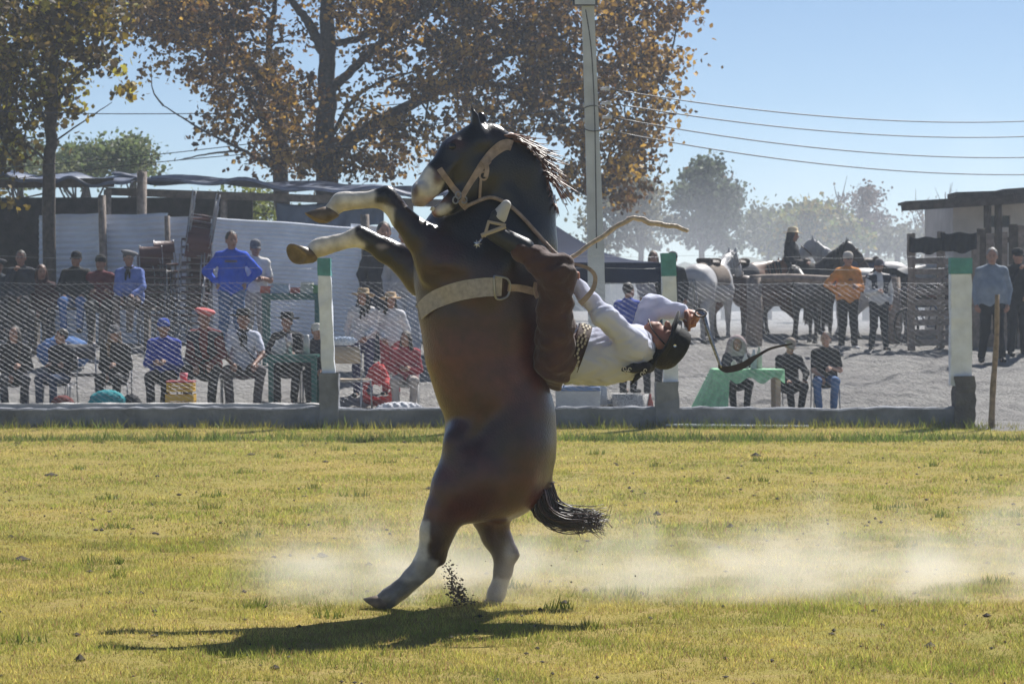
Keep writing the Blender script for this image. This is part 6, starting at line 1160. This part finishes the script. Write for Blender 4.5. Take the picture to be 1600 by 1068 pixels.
for k, x in enumerate((1130, 1310, 1440, 1478, 1505)):           # bare poplars
    gg = random.Random(60 + k); Y = 96 + 3 * k; hgt = (262, 300, 318, 300, 330)[k]; limbs = [[(x, 470), (x + 1, 400), (x + gg.uniform(-3, 3), hgt + 30), (x + gg.uniform(-3, 3), hgt), (.09, .015)]]
    for q in range(16): yy = gg.uniform(hgt + 12, 400); sx = gg.choice((-1, 1)); limbs.append([(x, yy), (x + sx * gg.uniform(4, 10), yy - gg.uniform(10, 20)), (x + sx * gg.uniform(6, 18), yy - gg.uniform(24, 46)), (.028, .006)])
    tree('bare slender tree far behind, %s' % ('above the grey horse', 'left of the sparse greyish tree', 'just left of the shed roof', 'under the tip of the shed roof', 'closest to the shed wall')[k], Y, limbs, [(x, hgt + 50, 14, 40)], 260, .1, [(.12, .09, .06)], 70 + k, twig_n=30, clump=.3, name='bare_tree', group='bare trees on the horizon')
# distant tree line that reads as one mass, and hills
def ridge(name, Y, ys, col, label, kind):
    xs = np.linspace(-900, 2500, 260); rr = np.random.default_rng(int(Y)); V = []; h0 = np.interp(xs, [-900, 0, 700, 1000, 1200, 1420, 1600, 2500], ys)
    for i, x in enumerate(xs):
        yy = h0[i] + rr.normal(0, 3) - 4 * math.sin(x * .05) * math.sin(x * .017)
        for y_, o in ((500, 0), (yy + 14, .5), (yy, 3)): V.append(P(x, y_, Y + o * 2 + rr.normal(0, .8)))
    mb = MB(); mb.add(V, [(i * 3 + k, (i + 1) * 3 + k, (i + 1) * 3 + k + 1, i * 3 + k + 1) for i in range(len(xs) - 1) for k in range(2)]); o = mb.build(name, mat(name + '_foliage', col, .95, var=.4, scale=.5, bump=1., bscale=1.5)); tag(o, label, None, None, kind); return o
ridge('far_wood', 190, [420, 420, 425, 420, 402, 398, 405, 410], (.075, .085, .05), 'far wood closing the horizon as one dark band', 'stuff')

# ------------------------------------------------------------------ dust round the hooves, and the hazy air
def dust_box(name, lo, hi, dens, label, sc_, thr, top, xr, yr, aniso=.45, det=5):
    V = [(x, y, z) for x in (lo[0], hi[0]) for y in (lo[1], hi[1]) for z in (lo[2], hi[2])]; me = mesh(name, V, [(0, 1, 3, 2), (4, 6, 7, 5), (0, 4, 5, 1), (2, 3, 7, 6), (0, 2, 6, 4), (1, 5, 7, 3)]); m = bpy.data.materials.new(name); m.use_nodes = True; n = m.node_tree; L = n.links; n.nodes.remove(n.nodes['Principled BSDF'])
    pv = n.nodes.new('ShaderNodeVolumePrincipled'); pv.inputs['Color'].default_value = (.95, .91, .84, 1); pv.inputs['Anisotropy'].default_value = aniso; L.new(pv.outputs[0], n.nodes['Material Output'].inputs['Volume'])
    tc = n.nodes.new('ShaderNodeTexCoord'); nz = n.nodes.new('ShaderNodeTexNoise'); nz.inputs['Scale'].default_value = sc_; nz.inputs['Detail'].default_value = det; nz.inputs['Roughness'].default_value = .58; nz.inputs['Distortion'].default_value = .5; L.new(tc.outputs['Object'], nz.inputs['Vector']); sp = n.nodes.new('ShaderNodeSeparateXYZ'); L.new(tc.outputs['Object'], sp.inputs[0])
    def mr(s_, a, b, c, d): q = n.nodes.new('ShaderNodeMapRange'); q.interpolation_type = 'SMOOTHSTEP'; L.new(s_, q.inputs[0]); q.inputs[1].default_value = a; q.inputs[2].default_value = b; q.inputs[3].default_value = c; q.inputs[4].default_value = d; return q.outputs[0]
    def op(o, a, b):
        q = n.nodes.new('ShaderNodeMath'); q.operation = o
        for i, v in enumerate((a, b)):
            if isinstance(v, (int, float)): q.inputs[i].default_value = v
            else: L.new(v, q.inputs[i])
        return q.outputs[0]
    hz = mr(sp.outputs[2], top[0], top[1], 0., thr[1] - thr[0] + .12)
    d_ = op('SUBTRACT', nz.outputs[0], hz); d_ = mr(d_, thr[0], thr[1], 0, 1)
    for s_, (a, b, c, d) in ((0, xr), (1, yr)): d_ = op('MULTIPLY', d_, op('MULTIPLY', mr(sp.outputs[s_], a, b, 0, 1), mr(sp.outputs[s_], c, d, 1, 0)))
    L.new(op('MULTIPLY', d_, dens), pv.inputs['Density']); me.materials.append(m); o = obj(name, me); tag(o, label, None, None, 'stuff'); return o
dust_box('dust', (-1.75, 13.75, .0), (4.2, 16.4, 1.3), 1.15, 'pale dust kicked up by the hooves and drifting right', 1.9, (.36, .72), (.0, 1.15), (-1.65, -1.05, 3.9, 4.2), (13.76, 13.98, 15.4, 16.4))
dust_box('dust_veil', (.5, 54., .9), (17., 78., 9.), .022, 'pale dust hanging in the air behind the saddle horses', .12, (.25, .6), (2., 9.), (.6, 4., 13., 17.), (54.2, 58., 70., 77.8), .3, 2).active_material.node_tree.nodes['Principled Volume'].inputs['Color'].default_value = (.84, .88, .95, 1)
hb_ = [(x, y, z) for x in (-260, 260) for y in (-30, 240) for z in (-1.2, 17.)]; me = mesh('haze', hb_, [(0, 1, 3, 2), (4, 6, 7, 5), (0, 4, 5, 1), (2, 3, 7, 6), (0, 2, 6, 4), (1, 5, 7, 3)]); m = bpy.data.materials.new('haze'); m.use_nodes = True; n = m.node_tree; n.nodes.remove(n.nodes['Principled BSDF']); pv = n.nodes.new('ShaderNodeVolumePrincipled'); pv.inputs['Color'].default_value = (.72, .83, 1., 1); pv.inputs['Density'].default_value = .001; pv.inputs['Anisotropy'].default_value = .35; n.links.new(pv.outputs[0], n.nodes['Material Output'].inputs['Volume']); me.materials.append(m); tag(obj('haze', me), 'thin dusty haze in the air over the whole yard', None, None, 'stuff')
